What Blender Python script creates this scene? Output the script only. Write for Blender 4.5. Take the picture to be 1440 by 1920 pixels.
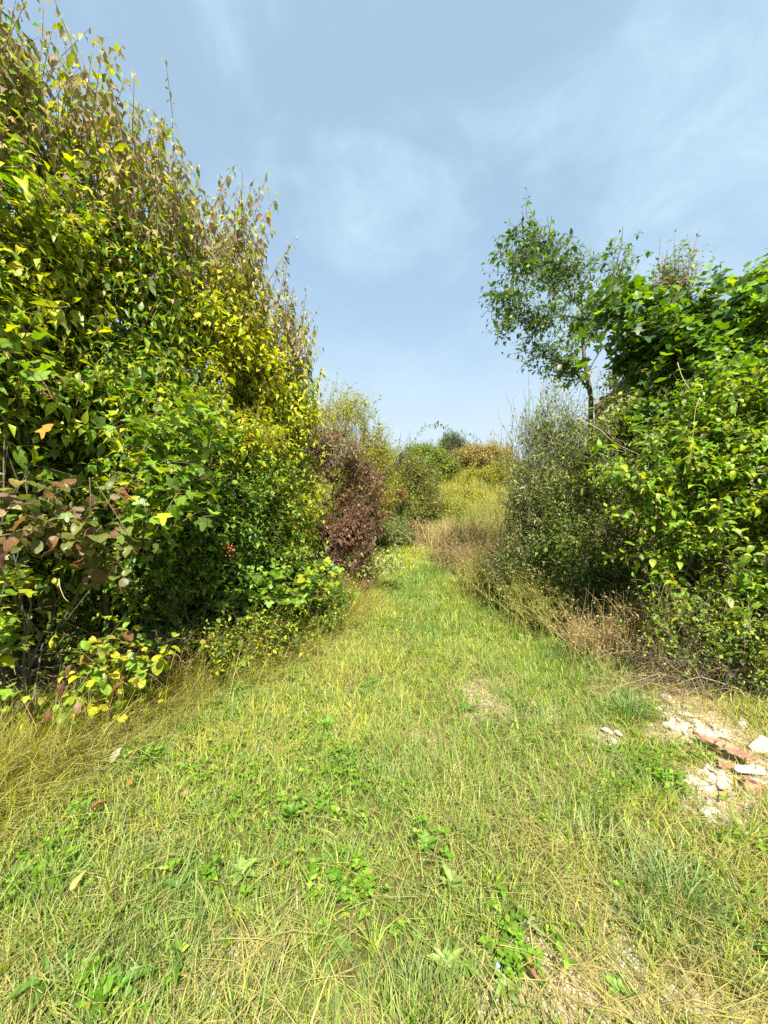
import bpy, bmesh, math
import numpy as np
from mathutils import Matrix, Vector

for o in list(bpy.data.objects):
    bpy.data.objects.remove(o)
rng = np.random.default_rng(11)
scene = bpy.context.scene
COL = scene.collection

# ------------------------------------------------------------------ camera
CAM_H = 1.6
cd = bpy.data.cameras.new('camera')
cam = bpy.data.objects.new('camera', cd)
COL.objects.link(cam)
cam.location = (0, 0, CAM_H)
cam.rotation_euler = (math.radians(90), 0, 0)
cd.sensor_fit = 'HORIZONTAL'
cd.sensor_width = 36.0
cd.lens = 18.03
cd.clip_start = 0.05
cd.clip_end = 900
scene.camera = cam
FPX = 721.0

# ------------------------------------------------------------------ light
SUN_EL = math.radians(52)
SUN_AZ = math.radians(180 - 7)          # clockwise from +Y: behind the camera, to its right
to_sun = Vector((math.sin(SUN_AZ) * math.cos(SUN_EL), math.cos(SUN_AZ) * math.cos(SUN_EL), math.sin(SUN_EL)))
sl = bpy.data.lights.new('sun', 'SUN')
sl.energy = 5.0
sl.angle = math.radians(0.55)
sl.color = (1.0, 0.94, 0.82)
sun = bpy.data.objects.new('sun', sl)
COL.objects.link(sun)
sun.rotation_euler = to_sun.to_track_quat('Z', 'Y').to_euler()
sun.location = (4, -6, 12)

w = bpy.data.worlds.new('World')
scene.world = w
w.use_nodes = True
nt = w.node_tree
nt.nodes.clear()
N = nt.nodes.new
out = N('ShaderNodeOutputWorld')
bg = N('ShaderNodeBackground')
sky = N('ShaderNodeTexSky')
sky.sky_type = 'NISHITA'
sky.sun_disc = False
sky.sun_elevation = SUN_EL
sky.sun_rotation = SUN_AZ
sky.air_density = 1.0
sky.dust_density = 0.9
sky.ozone_density = 0.6
bg.inputs['Strength'].default_value = 0.085
tc = N('ShaderNodeTexCoord')
mp = N('ShaderNodeMapping')
mp.inputs['Rotation'].default_value = (math.radians(20), math.radians(-35), math.radians(10))
mp.inputs['Scale'].default_value = (1.9, 1.9, 2.6)
nt.links.new(tc.outputs['Generated'], mp.inputs[0])
n1 = N('ShaderNodeTexNoise'); n1.inputs['Scale'].default_value = 1.5; n1.inputs['Detail'].default_value = 7
n1.inputs['Roughness'].default_value = 0.52; n1.inputs['Distortion'].default_value = 0.5
n2 = N('ShaderNodeTexNoise'); n2.inputs['Scale'].default_value = 4.0; n2.inputs['Detail'].default_value = 6
n2.inputs['Roughness'].default_value = 0.66; n2.inputs['Distortion'].default_value = 0.9
nt.links.new(mp.outputs[0], n1.inputs['Vector']); nt.links.new(mp.outputs[0], n2.inputs['Vector'])
r1 = N('ShaderNodeMapRange'); r1.inputs['From Min'].default_value = 0.40; r1.inputs['From Max'].default_value = 0.62
r1.interpolation_type = 'SMOOTHSTEP'
nt.links.new(n1.outputs['Fac'], r1.inputs['Value'])
r2 = N('ShaderNodeMapRange'); r2.inputs['From Min'].default_value = 0.3; r2.inputs['From Max'].default_value = 0.7
r2.inputs['To Min'].default_value = 0.30; r2.inputs['To Max'].default_value = 1.0
nt.links.new(n2.outputs['Fac'], r2.inputs['Value'])
cm = N('ShaderNodeMath'); cm.operation = 'MULTIPLY'
nt.links.new(r1.outputs[0], cm.inputs[0]); nt.links.new(r2.outputs[0], cm.inputs[1])
cf = N('ShaderNodeMath'); cf.operation = 'MULTIPLY_ADD'
cf.inputs[1].default_value = 0.44; cf.inputs[2].default_value = 0.54
nt.links.new(cm.outputs[0], cf.inputs[0])
mix = N('ShaderNodeMixRGB')
mix.inputs['Color2'].default_value = (2.7, 3.75, 4.5, 1)
nt.links.new(cf.outputs[0], mix.inputs['Fac'])
nt.links.new(sky.outputs[0], mix.inputs['Color1'])
sep = N('ShaderNodeSeparateXYZ'); nt.links.new(tc.outputs['Generated'], sep.inputs[0])
hz = N('ShaderNodeMapRange'); hz.interpolation_type = 'SMOOTHSTEP'
hz.inputs['From Min'].default_value = 0.0; hz.inputs['From Max'].default_value = 0.5
hz.inputs['To Min'].default_value = 0.95; hz.inputs['To Max'].default_value = 0.0
nt.links.new(sep.outputs['Z'], hz.inputs['Value'])
veil = N('ShaderNodeMixRGB'); veil.inputs['Color2'].default_value = (3.5, 4.0, 4.35, 1)
nt.links.new(hz.outputs[0], veil.inputs['Fac']); nt.links.new(mix.outputs[0], veil.inputs['Color1'])
nt.links.new(veil.outputs[0], bg.inputs['Color'])
nt.links.new(bg.outputs[0], out.inputs['Surface'])

scene.view_settings.view_transform = 'Standard'
scene.view_settings.look = 'None'
scene.view_settings.gamma = 1.0
scene.view_settings.use_curve_mapping = False
scene.view_settings.exposure = 1.4
scene.render.film_transparent = False
cy = scene.cycles
cy.max_bounces = 6
cy.diffuse_bounces = 3
cy.glossy_bounces = 2
cy.transmission_bounces = 4
cy.sample_clamp_indirect = 6
cy.use_denoising = False

# ------------------------------------------------------------------ small helpers
def unit(v):
    return v / np.maximum(np.linalg.norm(v, axis=-1, keepdims=True), 1e-9)

def sn(p, seed, f=1.0):
    """smooth pseudo noise in about -1..1 for points (N,2) or (N,3)"""
    r = np.random.default_rng(seed)
    k = p.shape[-1]
    s = np.zeros(p.shape[:-1])
    for i, (fr, am) in enumerate(((1, 1), (1.9, .6), (3.7, .35), (7.1, .2))):
        for j in range(2):
            d = r.normal(size=k); d /= np.linalg.norm(d)
            s += am * np.sin((p @ d) * f * fr * (0.8 + .4 * r.random()) + r.random() * 6.28)
    return s / 2.4

def smooth(a, b, x):
    t = np.clip((x - a) / (b - a), 0, 1)
    return t * t * (3 - 2 * t)

def ground_z(x, y):
    x = np.asarray(x, float); y = np.asarray(y, float)
    p = np.stack(np.broadcast_arrays(x, y), -1)
    z = 0.07 * np.maximum(y - 5, 0) * (y < 14) + (0.63 + 0.34 * (y - 14)) * (y >= 14) * (y < 26) + (4.71 + .03 * (y - 26)) * (y >= 26)
    z = np.where(y > 120, 4.71 + .03 * 94, z)
    near = np.clip(1.2 - np.abs(p).max(-1) / 40, 0, 1)
    z = z + near * (0.022 * sn(p, 3, 1.3) + 0.012 * sn(p, 4, 5.0))
    # verge under the right-hand rubble is a little raised, wheel ruts are shallow
    z = z + 0.05 * smooth(1.5, 2.6, x) * (y < 8) + 0.05 * smooth(-1.7, -2.6, x) * (y < 8)
    return z

def gz(x, y):
    return float(ground_z(np.array([x]), np.array([y]))[0])

def at(px, py, Y):
    return np.array([(px - 720) / FPX * Y, Y, CAM_H + (960 - py) / FPX * Y])

def on_ground(px, py):
    y = 1.6 * FPX / max(py - 960, 5)
    for _ in range(30):
        z = gz((px - 720) / FPX * y, y)
        y = 0.5 * y + 0.5 * (CAM_H - z) * FPX / max(py - 960, 5)
    return np.array([(px - 720) / FPX * y, y, gz((px - 720) / FPX * y, y)])

def raw_mesh(name, V, T, mat=None, col=None, smooth_shade=False):
    """V (n,3), T (m,k) faces with k = 3 or 4, col (n,3)"""
    me = bpy.data.meshes.new(name)
    V = np.asarray(V, np.float32); T = np.asarray(T, np.int32)
    k = T.shape[1]
    me.vertices.add(len(V)); me.vertices.foreach_set('co', V.ravel())
    me.loops.add(T.size); me.loops.foreach_set('vertex_index', T.ravel())
    me.polygons.add(len(T))
    me.polygons.foreach_set('loop_start', np.arange(0, T.size, k, dtype=np.int32))
    me.polygons.foreach_set('loop_total', np.full(len(T), k, np.int32))
    if smooth_shade:
        me.polygons.foreach_set('use_smooth', np.ones(len(T), bool))
    if col is not None:
        a = me.attributes.new('tint', 'FLOAT_COLOR', 'POINT')
        c = np.ones((len(V), 4), np.float32); c[:, :3] = col
        a.data.foreach_set('color', c.ravel())
    me.update(calc_edges=True)
    if mat is not None:
        me.materials.append(mat)
    return me

def link(name, data, parent=None, loc=None):
    o = bpy.data.objects.new(name, data)
    COL.objects.link(o)
    if parent is not None:
        o.parent = parent
    if loc is not None:
        o.location = loc
    return o

def tag(o, label=None, cat=None, group=None, kind=None):
    if label: o['label'] = label
    if cat: o['category'] = cat
    if group: o['group'] = group
    if kind: o['kind'] = kind
    return o

# ------------------------------------------------------------------ materials
def principled(name, base=(.5, .5, .5), rough=.8, spec=.3):
    m = bpy.data.materials.new(name)
    m.use_nodes = True
    b = m.node_tree.nodes['Principled BSDF']
    b.inputs['Base Color'].default_value = (*base, 1)
    b.inputs['Roughness'].default_value = rough
    b.inputs['Specular IOR Level'].default_value = spec
    return m, m.node_tree, b

def leaf_material(name, trans=.45, rough=.42, spec=.35, mottle=60.0):
    m, t, b = principled(name, rough=rough, spec=spec)
    at_ = t.nodes.new('ShaderNodeAttribute'); at_.attribute_name = 'tint'
    geo = t.nodes.new('ShaderNodeNewGeometry')
    no = t.nodes.new('ShaderNodeTexNoise'); no.inputs['Scale'].default_value = mottle; no.inputs['Detail'].default_value = 3
    t.links.new(geo.outputs['Position'], no.inputs['Vector'])
    mr = t.nodes.new('ShaderNodeMapRange'); mr.inputs['From Min'].default_value = .3; mr.inputs['From Max'].default_value = .7
    mr.inputs['To Min'].default_value = .72; mr.inputs['To Max'].default_value = 1.22
    t.links.new(no.outputs['Fac'], mr.inputs['Value'])
    mx = t.nodes.new('ShaderNodeMixRGB'); mx.blend_type = 'MULTIPLY'; mx.inputs['Fac'].default_value = 1
    t.links.new(at_.outputs['Color'], mx.inputs['Color1']); t.links.new(mr.outputs[0], mx.inputs['Color2'])
    sp_ = t.nodes.new('ShaderNodeTexNoise'); sp_.inputs['Scale'].default_value = mottle * .45; sp_.inputs['Detail'].default_value = 4
    t.links.new(geo.outputs['Position'], sp_.inputs['Vector'])
    sr = t.nodes.new('ShaderNodeMapRange'); sr.inputs['From Min'].default_value = .65; sr.inputs['From Max'].default_value = .76; sr.inputs['To Max'].default_value = .5
    t.links.new(sp_.outputs['Fac'], sr.inputs['Value'])
    wear = t.nodes.new('ShaderNodeMixRGB'); wear.inputs['Color2'].default_value = (.20, .13, .05, 1)
    t.links.new(sr.outputs[0], wear.inputs['Fac']); t.links.new(mx.outputs[0], wear.inputs['Color1'])
    mx = wear
    # paler, duller underside
    un = t.nodes.new('ShaderNodeMixRGB'); un.inputs['Color2'].default_value = (.30, .33, .20, 1)
    bf = t.nodes.new('ShaderNodeMath'); bf.operation = 'MULTIPLY'; bf.inputs[1].default_value = .35
    t.links.new(geo.outputs['Backfacing'], bf.inputs[0]); t.links.new(bf.outputs[0], un.inputs['Fac'])
    t.links.new(mx.outputs[0], un.inputs['Color1'])
    t.links.new(un.outputs[0], b.inputs['Base Color'])
    tr = t.nodes.new('ShaderNodeBsdfTranslucent')
    hs = t.nodes.new('ShaderNodeHueSaturation'); hs.inputs['Saturation'].default_value = 1.15; hs.inputs['Value'].default_value = 1.25
    t.links.new(mx.outputs[0], hs.inputs['Color']); t.links.new(hs.outputs[0], tr.inputs['Color'])
    ms = t.nodes.new('ShaderNodeMixShader'); ms.inputs['Fac'].default_value = trans
    o = t.nodes['Material Output']
    t.links.new(b.outputs[0], ms.inputs[1]); t.links.new(tr.outputs[0], ms.inputs[2])
    t.links.new(ms.outputs[0], o.inputs['Surface'])
    return m

M_LEAF = leaf_material('leaf')
M_GRASS = leaf_material('grass_blade', trans=.35, rough=.5, spec=.25, mottle=25)

def noise_mat(name, c1, c2, scale, rough=.85, spec=.2, bump=.4, c3=None, detail=8, dist=.01):
    m, t, b = principled(name, rough=rough, spec=spec)
    tcn = t.nodes.new('ShaderNodeTexCoord')
    no = t.nodes.new('ShaderNodeTexNoise'); no.inputs['Scale'].default_value = scale; no.inputs['Detail'].default_value = detail
    no.inputs['Roughness'].default_value = .65
    t.links.new(tcn.outputs['Object'], no.inputs['Vector'])
    cr = t.nodes.new('ShaderNodeValToRGB')
    cr.color_ramp.elements[0].position = .3; cr.color_ramp.elements[0].color = (*c1, 1)
    cr.color_ramp.elements[1].position = .7; cr.color_ramp.elements[1].color = (*c2, 1)
    if c3:
        e = cr.color_ramp.elements.new(.5); e.color = (*c3, 1)
    t.links.new(no.outputs['Fac'], cr.inputs['Fac']); t.links.new(cr.outputs[0], b.inputs['Base Color'])
    bp = t.nodes.new('ShaderNodeBump'); bp.inputs['Strength'].default_value = bump; bp.inputs['Distance'].default_value = dist
    t.links.new(no.outputs['Fac'], bp.inputs['Height']); t.links.new(bp.outputs[0], b.inputs['Normal'])
    return m

M_BARK = noise_mat('bark', (.06, .05, .04), (.16, .14, .11), 30, bump=.6)
M_TWIG = noise_mat('twig', (.10, .07, .045), (.22, .16, .10), 14, bump=.2)
M_CANE = noise_mat('dry_cane', (.30, .23, .13), (.48, .38, .22), 10, bump=.2)
M_STONE = noise_mat('limestone', (.22, .18, .13), (.64, .60, .53), 18, bump=.8, c3=(.52, .47, .39))
M_STONE2 = noise_mat('buff_stone', (.30, .22, .14), (.58, .47, .34), 24, bump=.7)
M_BRICK = noise_mat('terracotta', (.24, .12, .07), (.44, .26, .17), 26, bump=.6)
M_WOOD = noise_mat('rotten_wood', (.18, .08, .045), (.42, .25, .16), 16, bump=.7)
M_BERRY, _, _ = principled('berry', (.35, .02, .03), .3, .5)
M_BERRY2, _, _ = principled('orange_berry', (.65, .13, .02), .3, .5)
M_BLUE, _, _ = principled('faded_blue_plastic', (.22, .33, .46), .5, .4)

# ground: soil, thatch and chalky grit patches
def ground_material():
    m, t, b = principled('soil_and_thatch', rough=.95, spec=.1)
    geo = t.nodes.new('ShaderNodeNewGeometry')
    def noise(s, d=6, r=.6):
        n = t.nodes.new('ShaderNodeTexNoise'); n.inputs['Scale'].default_value = s; n.inputs['Detail'].default_value = d
        n.inputs['Roughness'].default_value = r
        t.links.new(geo.outputs['Position'], n.inputs['Vector']); return n
    a = noise(2.2); f = noise(38, 8, .7); g = noise(9, 5)
    r1 = t.nodes.new('ShaderNodeValToRGB')
    r1.color_ramp.elements[0].position = .3; r1.color_ramp.elements[0].color = (.045, .036, .012, 1)
    r1.color_ramp.elements[1].position = .75; r1.color_ramp.elements[1].color = (.17, .14, .045, 1)
    t.links.new(f.outputs['Fac'], r1.inputs['Fac'])
    r2 = t.nodes.new('ShaderNodeValToRGB')
    r2.color_ramp.elements[0].position = .35; r2.color_ramp.elements[0].color = (.06, .085, .010, 1)
    r2.color_ramp.elements[1].position = .7; r2.color_ramp.elements[1].color = (.15, .13, .035, 1)
    t.links.new(g.outputs['Fac'], r2.inputs['Fac'])
    mx = t.nodes.new('ShaderNodeMixRGB')
    mr = t.nodes.new('ShaderNodeMapRange'); mr.inputs['From Min'].default_value = .4; mr.inputs['From Max'].default_value = .6
    t.links.new(a.outputs['Fac'], mr.inputs['Value']); t.links.new(mr.outputs[0], mx.inputs['Fac'])
    t.links.new(r1.outputs[0], mx.inputs['Color1']); t.links.new(r2.outputs[0], mx.inputs['Color2'])
    at_ = t.nodes.new('ShaderNodeAttribute'); at_.attribute_name = 'tint'     # red channel: bare chalky ground
    sp = t.nodes.new('ShaderNodeSeparateColor'); t.links.new(at_.outputs['Color'], sp.inputs[0])
    r3 = t.nodes.new('ShaderNodeValToRGB')
    r3.color_ramp.elements[0].position = .36; r3.color_ramp.elements[0].color = (.20, .14, .07, 1)
    r3.color_ramp.elements[1].position = .62; r3.color_ramp.elements[1].color = (.52, .43, .29, 1)
    f2 = noise(55, 6, .6); t.links.new(f2.outputs['Fac'], r3.inputs['Fac'])
    mx2 = t.nodes.new('ShaderNodeMixRGB'); t.links.new(sp.outputs['Red'], mx2.inputs['Fac'])
    t.links.new(mx.outputs[0], mx2.inputs['Color1']); t.links.new(r3.outputs[0], mx2.inputs['Color2'])
    t.links.new(mx2.outputs[0], b.inputs['Base Color'])
    bp = t.nodes.new('ShaderNodeBump'); bp.inputs['Strength'].default_value = .8; bp.inputs['Distance'].default_value = .02
    t.links.new(f.outputs['Fac'], bp.inputs['Height']); t.links.new(bp.outputs[0], b.inputs['Normal'])
    return m
M_GROUND = ground_material()

# bare patches (world x, y, rx, ry, strength)
BARE = []
for px, py, rx, ry, s in ((1080, 1860, .13, .10, .8), (1160, 1800, .10, .07, .6), (1330, 1900, .17, .07, .85), (1180, 1915, .12, .05, .8), (900, 1300, .32, .30, .85), (790, 1390, .28, .16, .8), (1010, 1800, .16, .10, .6), (430, 1790, .14, .08, .5),
                          (1345, 1380, .36, .28, 1), (1275, 1315, .28, .34, 1), (1345, 1475, .26, .22, .95), (1410, 1440, .2, .2, .95), (1340, 1530, .16, .14, .8), (1130, 1385, .14, .16, .7), (1120, 1290, .16, .2, .5),
                          (1020, 1330, .16, .2, .5), (930, 1890, .08, .06, .5), (610, 1300, .15, .2, .35), (500, 1400, .15, .12, .35), (1130, 1700, .18, .12, .5)):
    g = on_ground(px, py)
    BARE.append((g[0], g[1], rx, ry, s))
def bare(x, y):
    p = np.stack([x, y], -1)
    b = np.zeros(len(x))
    wob = .45 * sn(p, 21, 7)
    for (bx, by, rx, ry, s) in BARE:
        d = np.sqrt(((x - bx) / rx) ** 2 + ((y - by) / ry) ** 2) + wob
        b = np.maximum(b, s * smooth(1.25, .45, d))
    return b

LUSH = []
for px, py, rx, ry in ((545, 1545, .17, .12), (640, 1440, .20, .18), (690, 1300, .16, .25), (800, 1600, .16, .14), (1180, 1455, .26, .16), (1090, 1535, .24, .12), (1270, 1490, .12, .14), (340, 1690, .14, .10),
                       (60, 1660, .16, .16), (450, 1320, .2, .25), (250, 1430, .2, .18), (940, 1140, .4, .6), (760, 1110, .4, .8), (1060, 1230, .3, .4), (215, 1850, .12, .07), (960, 1780, .08, .1), (640, 1660, .14, .08)):
    g_ = on_ground(px, py)
    LUSH.append((g_[0], g_[1], rx, ry))
def lush(x, y):
    b = np.zeros(len(x)); wob = .5 * sn(np.stack([x, y], -1), 22, 8)
    for (bx, by, rx, ry) in LUSH:
        b = np.maximum(b, smooth(1.3, .4, np.sqrt(((x - bx) / rx) ** 2 + ((y - by) / ry) ** 2) + wob))
    return b

# ------------------------------------------------------------------ ground sheet
def build_ground():
    u = np.linspace(-1, 1, 261)
    xs = 2.2 * np.sinh(u * 5.06)                       # +-174 m, 4 cm steps near the path
    v = np.linspace(0, 1, 300)
    ys = -25 + 25 * 0 + 0 * v
    ys = np.concatenate([np.linspace(-60, 0.4, 14), 0.5 + np.linspace(0, 1, 300) ** 2.6 * 420])
    X, Y = np.meshgrid(xs, ys)
    Z = ground_z(X.ravel(), Y.ravel())
    b = bare(X.ravel(), Y.ravel())
    V = np.stack([X.ravel(), Y.ravel(), Z], -1)
    nx, ny = len(xs), len(ys)
    i = np.arange(ny - 1)[:, None] * nx + np.arange(nx - 1)[None, :]
    T = np.stack([i, i + 1, i + nx + 1, i + nx], -1).reshape(-1, 4)
    col = np.zeros((len(V), 3)); col[:, 0] = b
    g = link('ground', raw_mesh('ground', V, T, M_GROUND, col, True))
    tag(g, kind='structure')
build_ground()

# ------------------------------------------------------------------ leaves
def tpl(kind):
    if kind == 'ovate':          # folded, arched ovate leaf, petiole end at 0, tip at y = 1
        V = [(0, 0, 0), (0, .34, .05), (0, .68, .03), (0, 1, -.10), (-.47, .30, .13), (-.40, .64, .10), (.47, .30, .13), (.40, .64, .10)]
        F = [(0, 6, 1), (1, 6, 7), (1, 7, 2), (2, 7, 3), (0, 1, 4), (1, 5, 4), (1, 2, 5), (2, 3, 5)]
    elif kind == 'simple':
        V = [(0, 0, 0), (0, .5, .05), (0, 1, -.08), (-.46, .45, .12), (.46, .45, .12)]
        F = [(0, 4, 1), (1, 4, 2), (0, 1, 3), (1, 2, 3)]
    elif kind == 'round':
        V = [(0, 0, 0), (0, .5, .02), (0, 1, -.08), (-.38, .14, .05), (-.50, .5, .08), (-.30, .84, .02), (.38, .14, .05), (.50, .5, .08), (.30, .84, .02)]
        F = [(0, 6, 1), (6, 7, 1), (1, 7, 8), (1, 8, 2), (0, 1, 3), (3, 1, 4), (1, 5, 4), (1, 2, 5)]
    elif kind in ('palmate', 'palmate_fine'):      # five broad lobes
        fine = kind == 'palmate_fine'
        pts = []
        for a, r in ((0, .70), (58, .62), (112, .42)):
            for sg in ((1,) if a == 0 else (1, -1)):
                pts.append((sg * a, r))
                if fine:
                    pts += [(sg * a + 10, r * .84), (sg * a - 10, r * .84)]
        for a, r in ((30, .40 if fine else .46), (86, .33 if fine else .39)):
            pts += [(a, r), (-a, r)]
        pts += [(150, .30), (-150, .30), (180, .27)]
        pts.sort()
        V = [(0, .30, .05)] + [(r * math.sin(math.radians(a)), .30 + r * math.cos(math.radians(a)), .10 * (r / .6) * (1 if abs(a) > 20 else -.8)) for a, r in pts]
        k = len(pts)
        F = [(0, 1 + i, 1 + (i + 1) % k) for i in range(k)]
        F = [(a, c, b) for a, b, c in F]
    elif kind in ('ovate_fine', 'round_fine', 'dock_fine'):
        ts = [0, .10, .24, .40, .56, .72, .86, 1]
        def prof(t):
            if kind == 'round_fine': return .5 * (max(0, 1 - abs(2 * (t ** .85) - 1) ** 2.4)) ** .5
            if kind == 'dock_fine': return .5 * math.sin(math.pi * t ** .75) ** .8 * (1 + .14 * math.sin(t * 21))
            return .5 * math.sin(math.pi * t ** .72) ** .95
        V = [(0, t, .05 * math.sin(math.pi * t) - .13 * t * t) for t in ts]
        n_ = len(ts)
        for sg in (-1, 1):
            for t in ts[1:-1]:
                w_ = prof(t)
                V.append((sg * w_, t - .03, .05 * math.sin(math.pi * t) - .13 * t * t + .22 * w_ + .02 * math.sin(t * 17 + sg)))
        F = []
        for sg in (0, 1):
            o_ = n_ + sg * (n_ - 2)
            L_ = [0] + [o_ + i for i in range(n_ - 2)] + [n_ - 1]
            for i in range(n_ - 1):
                a, b, c, d = i, i + 1, L_[i + 1], L_[i]
                for tri in ((a, b, c), (a, c, d)):
                    if len(set(tri)) == 3: F.append(tri if sg == 0 else tri[::-1])
    elif kind == 'trifoliate':   # three serrate leaflets of a bramble leaf
        V, F = [], []
        for ang, s, oy in ((0, .62, .38), (62, .52, .30), (-62, .52, .30)):
            a = math.radians(ang); c, s_ = math.cos(a), math.sin(a)
            base = len(V)
            for (x, y, z) in [(0, 0, 0), (0, .5, .05), (0, 1, -.08), (-.36, .34, .09), (-.30, .72, .06), (.36, .34, .09), (.30, .72, .06)]:
                X, Y = x * s, y * s
                V.append((X * c + Y * s_, oy * (1 if ang == 0 else .85) + (-X * s_ + Y * c) * 1, z * s))
            for f in [(0, 5, 1), (1, 5, 6), (1, 6, 2), (0, 1, 3), (1, 4, 3), (1, 2, 4)]:
                F.append(tuple(base + i for i in f))
    elif kind == 'slim':
        V = [(0, 0, 0), (0, .5, .03), (0, 1, -.05), (-.28, .45, .06), (.28, .45, .06)]
        F = [(0, 4, 1), (1, 4, 2), (0, 1, 3), (1, 2, 3)]
    else:                        # 'chip' two triangles, for far foliage
        V = [(0, 0, 0), (.45, .45, .06), (0, 1, -.06), (-.45, .45, .06)]
        F = [(0, 1, 2), (0, 2, 3)]
    return np.array(V, float), np.array(F, int)
TPL = {k: tpl(k) for k in ('ovate', 'simple', 'round', 'palmate', 'trifoliate', 'slim', 'chip', 'palmate_fine', 'ovate_fine', 'round_fine', 'dock_fine')}
HERO_OF = {'simple': 'ovate_fine', 'ovate': 'ovate_fine', 'round': 'round_fine', 'palmate': 'palmate_fine'}

def frames(Y, n0):
    Y = unit(Y)
    X = unit(np.cross(Y, n0))
    Z = np.cross(X, Y)
    return X, Y, Z

class Leaves:
    """all leaves of one plant: position, axes, length, width, tint index"""
    def __init__(self, kind):
        self.kind = kind; self.parts = []
    def add(self, P, X, Y, Z, L, W, C):
        self.parts.append((P, X, Y, Z, L, W, C))
    def join(self):
        self.P, self.X, self.Y, self.Z, self.L, self.W, self.C = [np.concatenate([p[i] for p in self.parts]) for i in range(7)]
        self.n = len(self.P)

def bulk_mesh(name, lv, keep, pal, base, jitter=.16, kind=None):
    V0, F0 = TPL[kind or lv.kind]
    P, X, Y, Z, L, W, C = lv.P[keep], lv.X[keep], lv.Y[keep], lv.Z[keep], lv.L[keep], lv.W[keep], lv.C[keep]
    n = len(P)
    curl = rng.uniform(-.2, 2.3, n)
    V = (P - base)[:, None, :] + X[:, None, :] * (V0[None, :, 0] * W[:, None])[..., None] \
        + Y[:, None, :] * (V0[None, :, 1] * L[:, None])[..., None] + Z[:, None, :] * (V0[None, :, 2] * (L * curl)[:, None])[..., None]
    F = F0[None] + (np.arange(n) * len(V0))[:, None, None]
    c = pal[C] * (1 + rng.normal(0, jitter, (n, 1))) * (1 + rng.normal(0, jitter * .35, (n, 3)))
    c = np.clip(c, .005, .9)
    col = np.repeat(c, len(V0), 0)
    return raw_mesh(name, V.reshape(-1, 3), F.reshape(-1, 3), M_LEAF, col, True)

def tubes(paths, sides=4):
    """paths: list of (points (k,3), radii (k,)) -> V, T"""
    Vs, Ts, off = [], [], 0
    for pts, rad in paths:
        pts = np.asarray(pts, float); k = len(pts)
        tg = unit(np.gradient(pts, axis=0))
        ref = np.where(np.abs(tg[:, 2:3]) > .9, np.array([[1., 0, 0]]), np.array([[0, 0, 1.]]))
        u = unit(np.cross(tg, ref)); v = np.cross(tg, u)
        a = np.linspace(0, 2 * math.pi, sides, endpoint=False)
        ring = pts[:, None] + np.asarray(rad)[:, None, None] * (np.cos(a)[None, :, None] * u[:, None] + np.sin(a)[None, :, None] * v[:, None])
        Vs.append(ring.reshape(-1, 3))
        i = np.arange(k - 1)[:, None] * sides + np.arange(sides)[None]
        j = np.arange(k - 1)[:, None] * sides + (np.arange(sides)[None] + 1) % sides
        q = np.stack([i, j, j + sides, i + sides], -1).reshape(-1, 4) + off
        Ts.append(q); off += k * sides
    return np.concatenate(Vs), np.concatenate(Ts)

def tubes_bulk(P, R, sides=3):
    """P (n,k,3), R (n,k) -> V, T vectorised"""
    n, k, _ = P.shape
    tg = unit(np.gradient(P, axis=1))
    ref = np.broadcast_to(np.array([.31, .52, .79]), tg.shape)
    u = unit(np.cross(tg, ref)); v = np.cross(tg, u)
    a = np.linspace(0, 2 * math.pi, sides, endpoint=False)
    ring = P[:, :, None] + R[:, :, None, None] * (np.cos(a)[None, None, :, None] * u[:, :, None] + np.sin(a)[None, None, :, None] * v[:, :, None])
    i = np.arange(k - 1)[:, None] * sides + np.arange(sides)[None]
    j = np.arange(k - 1)[:, None] * sides + (np.arange(sides)[None] + 1) % sides
    q = np.stack([i, j, j + sides, i + sides], -1).reshape(-1, 4)
    T = (q[None] + (np.arange(n) * k * sides)[:, None, None]).reshape(-1, 4)
    return ring.reshape(-1, 3), T

PLANTS = []       # (root, base, leaves, palette, hero count)

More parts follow.
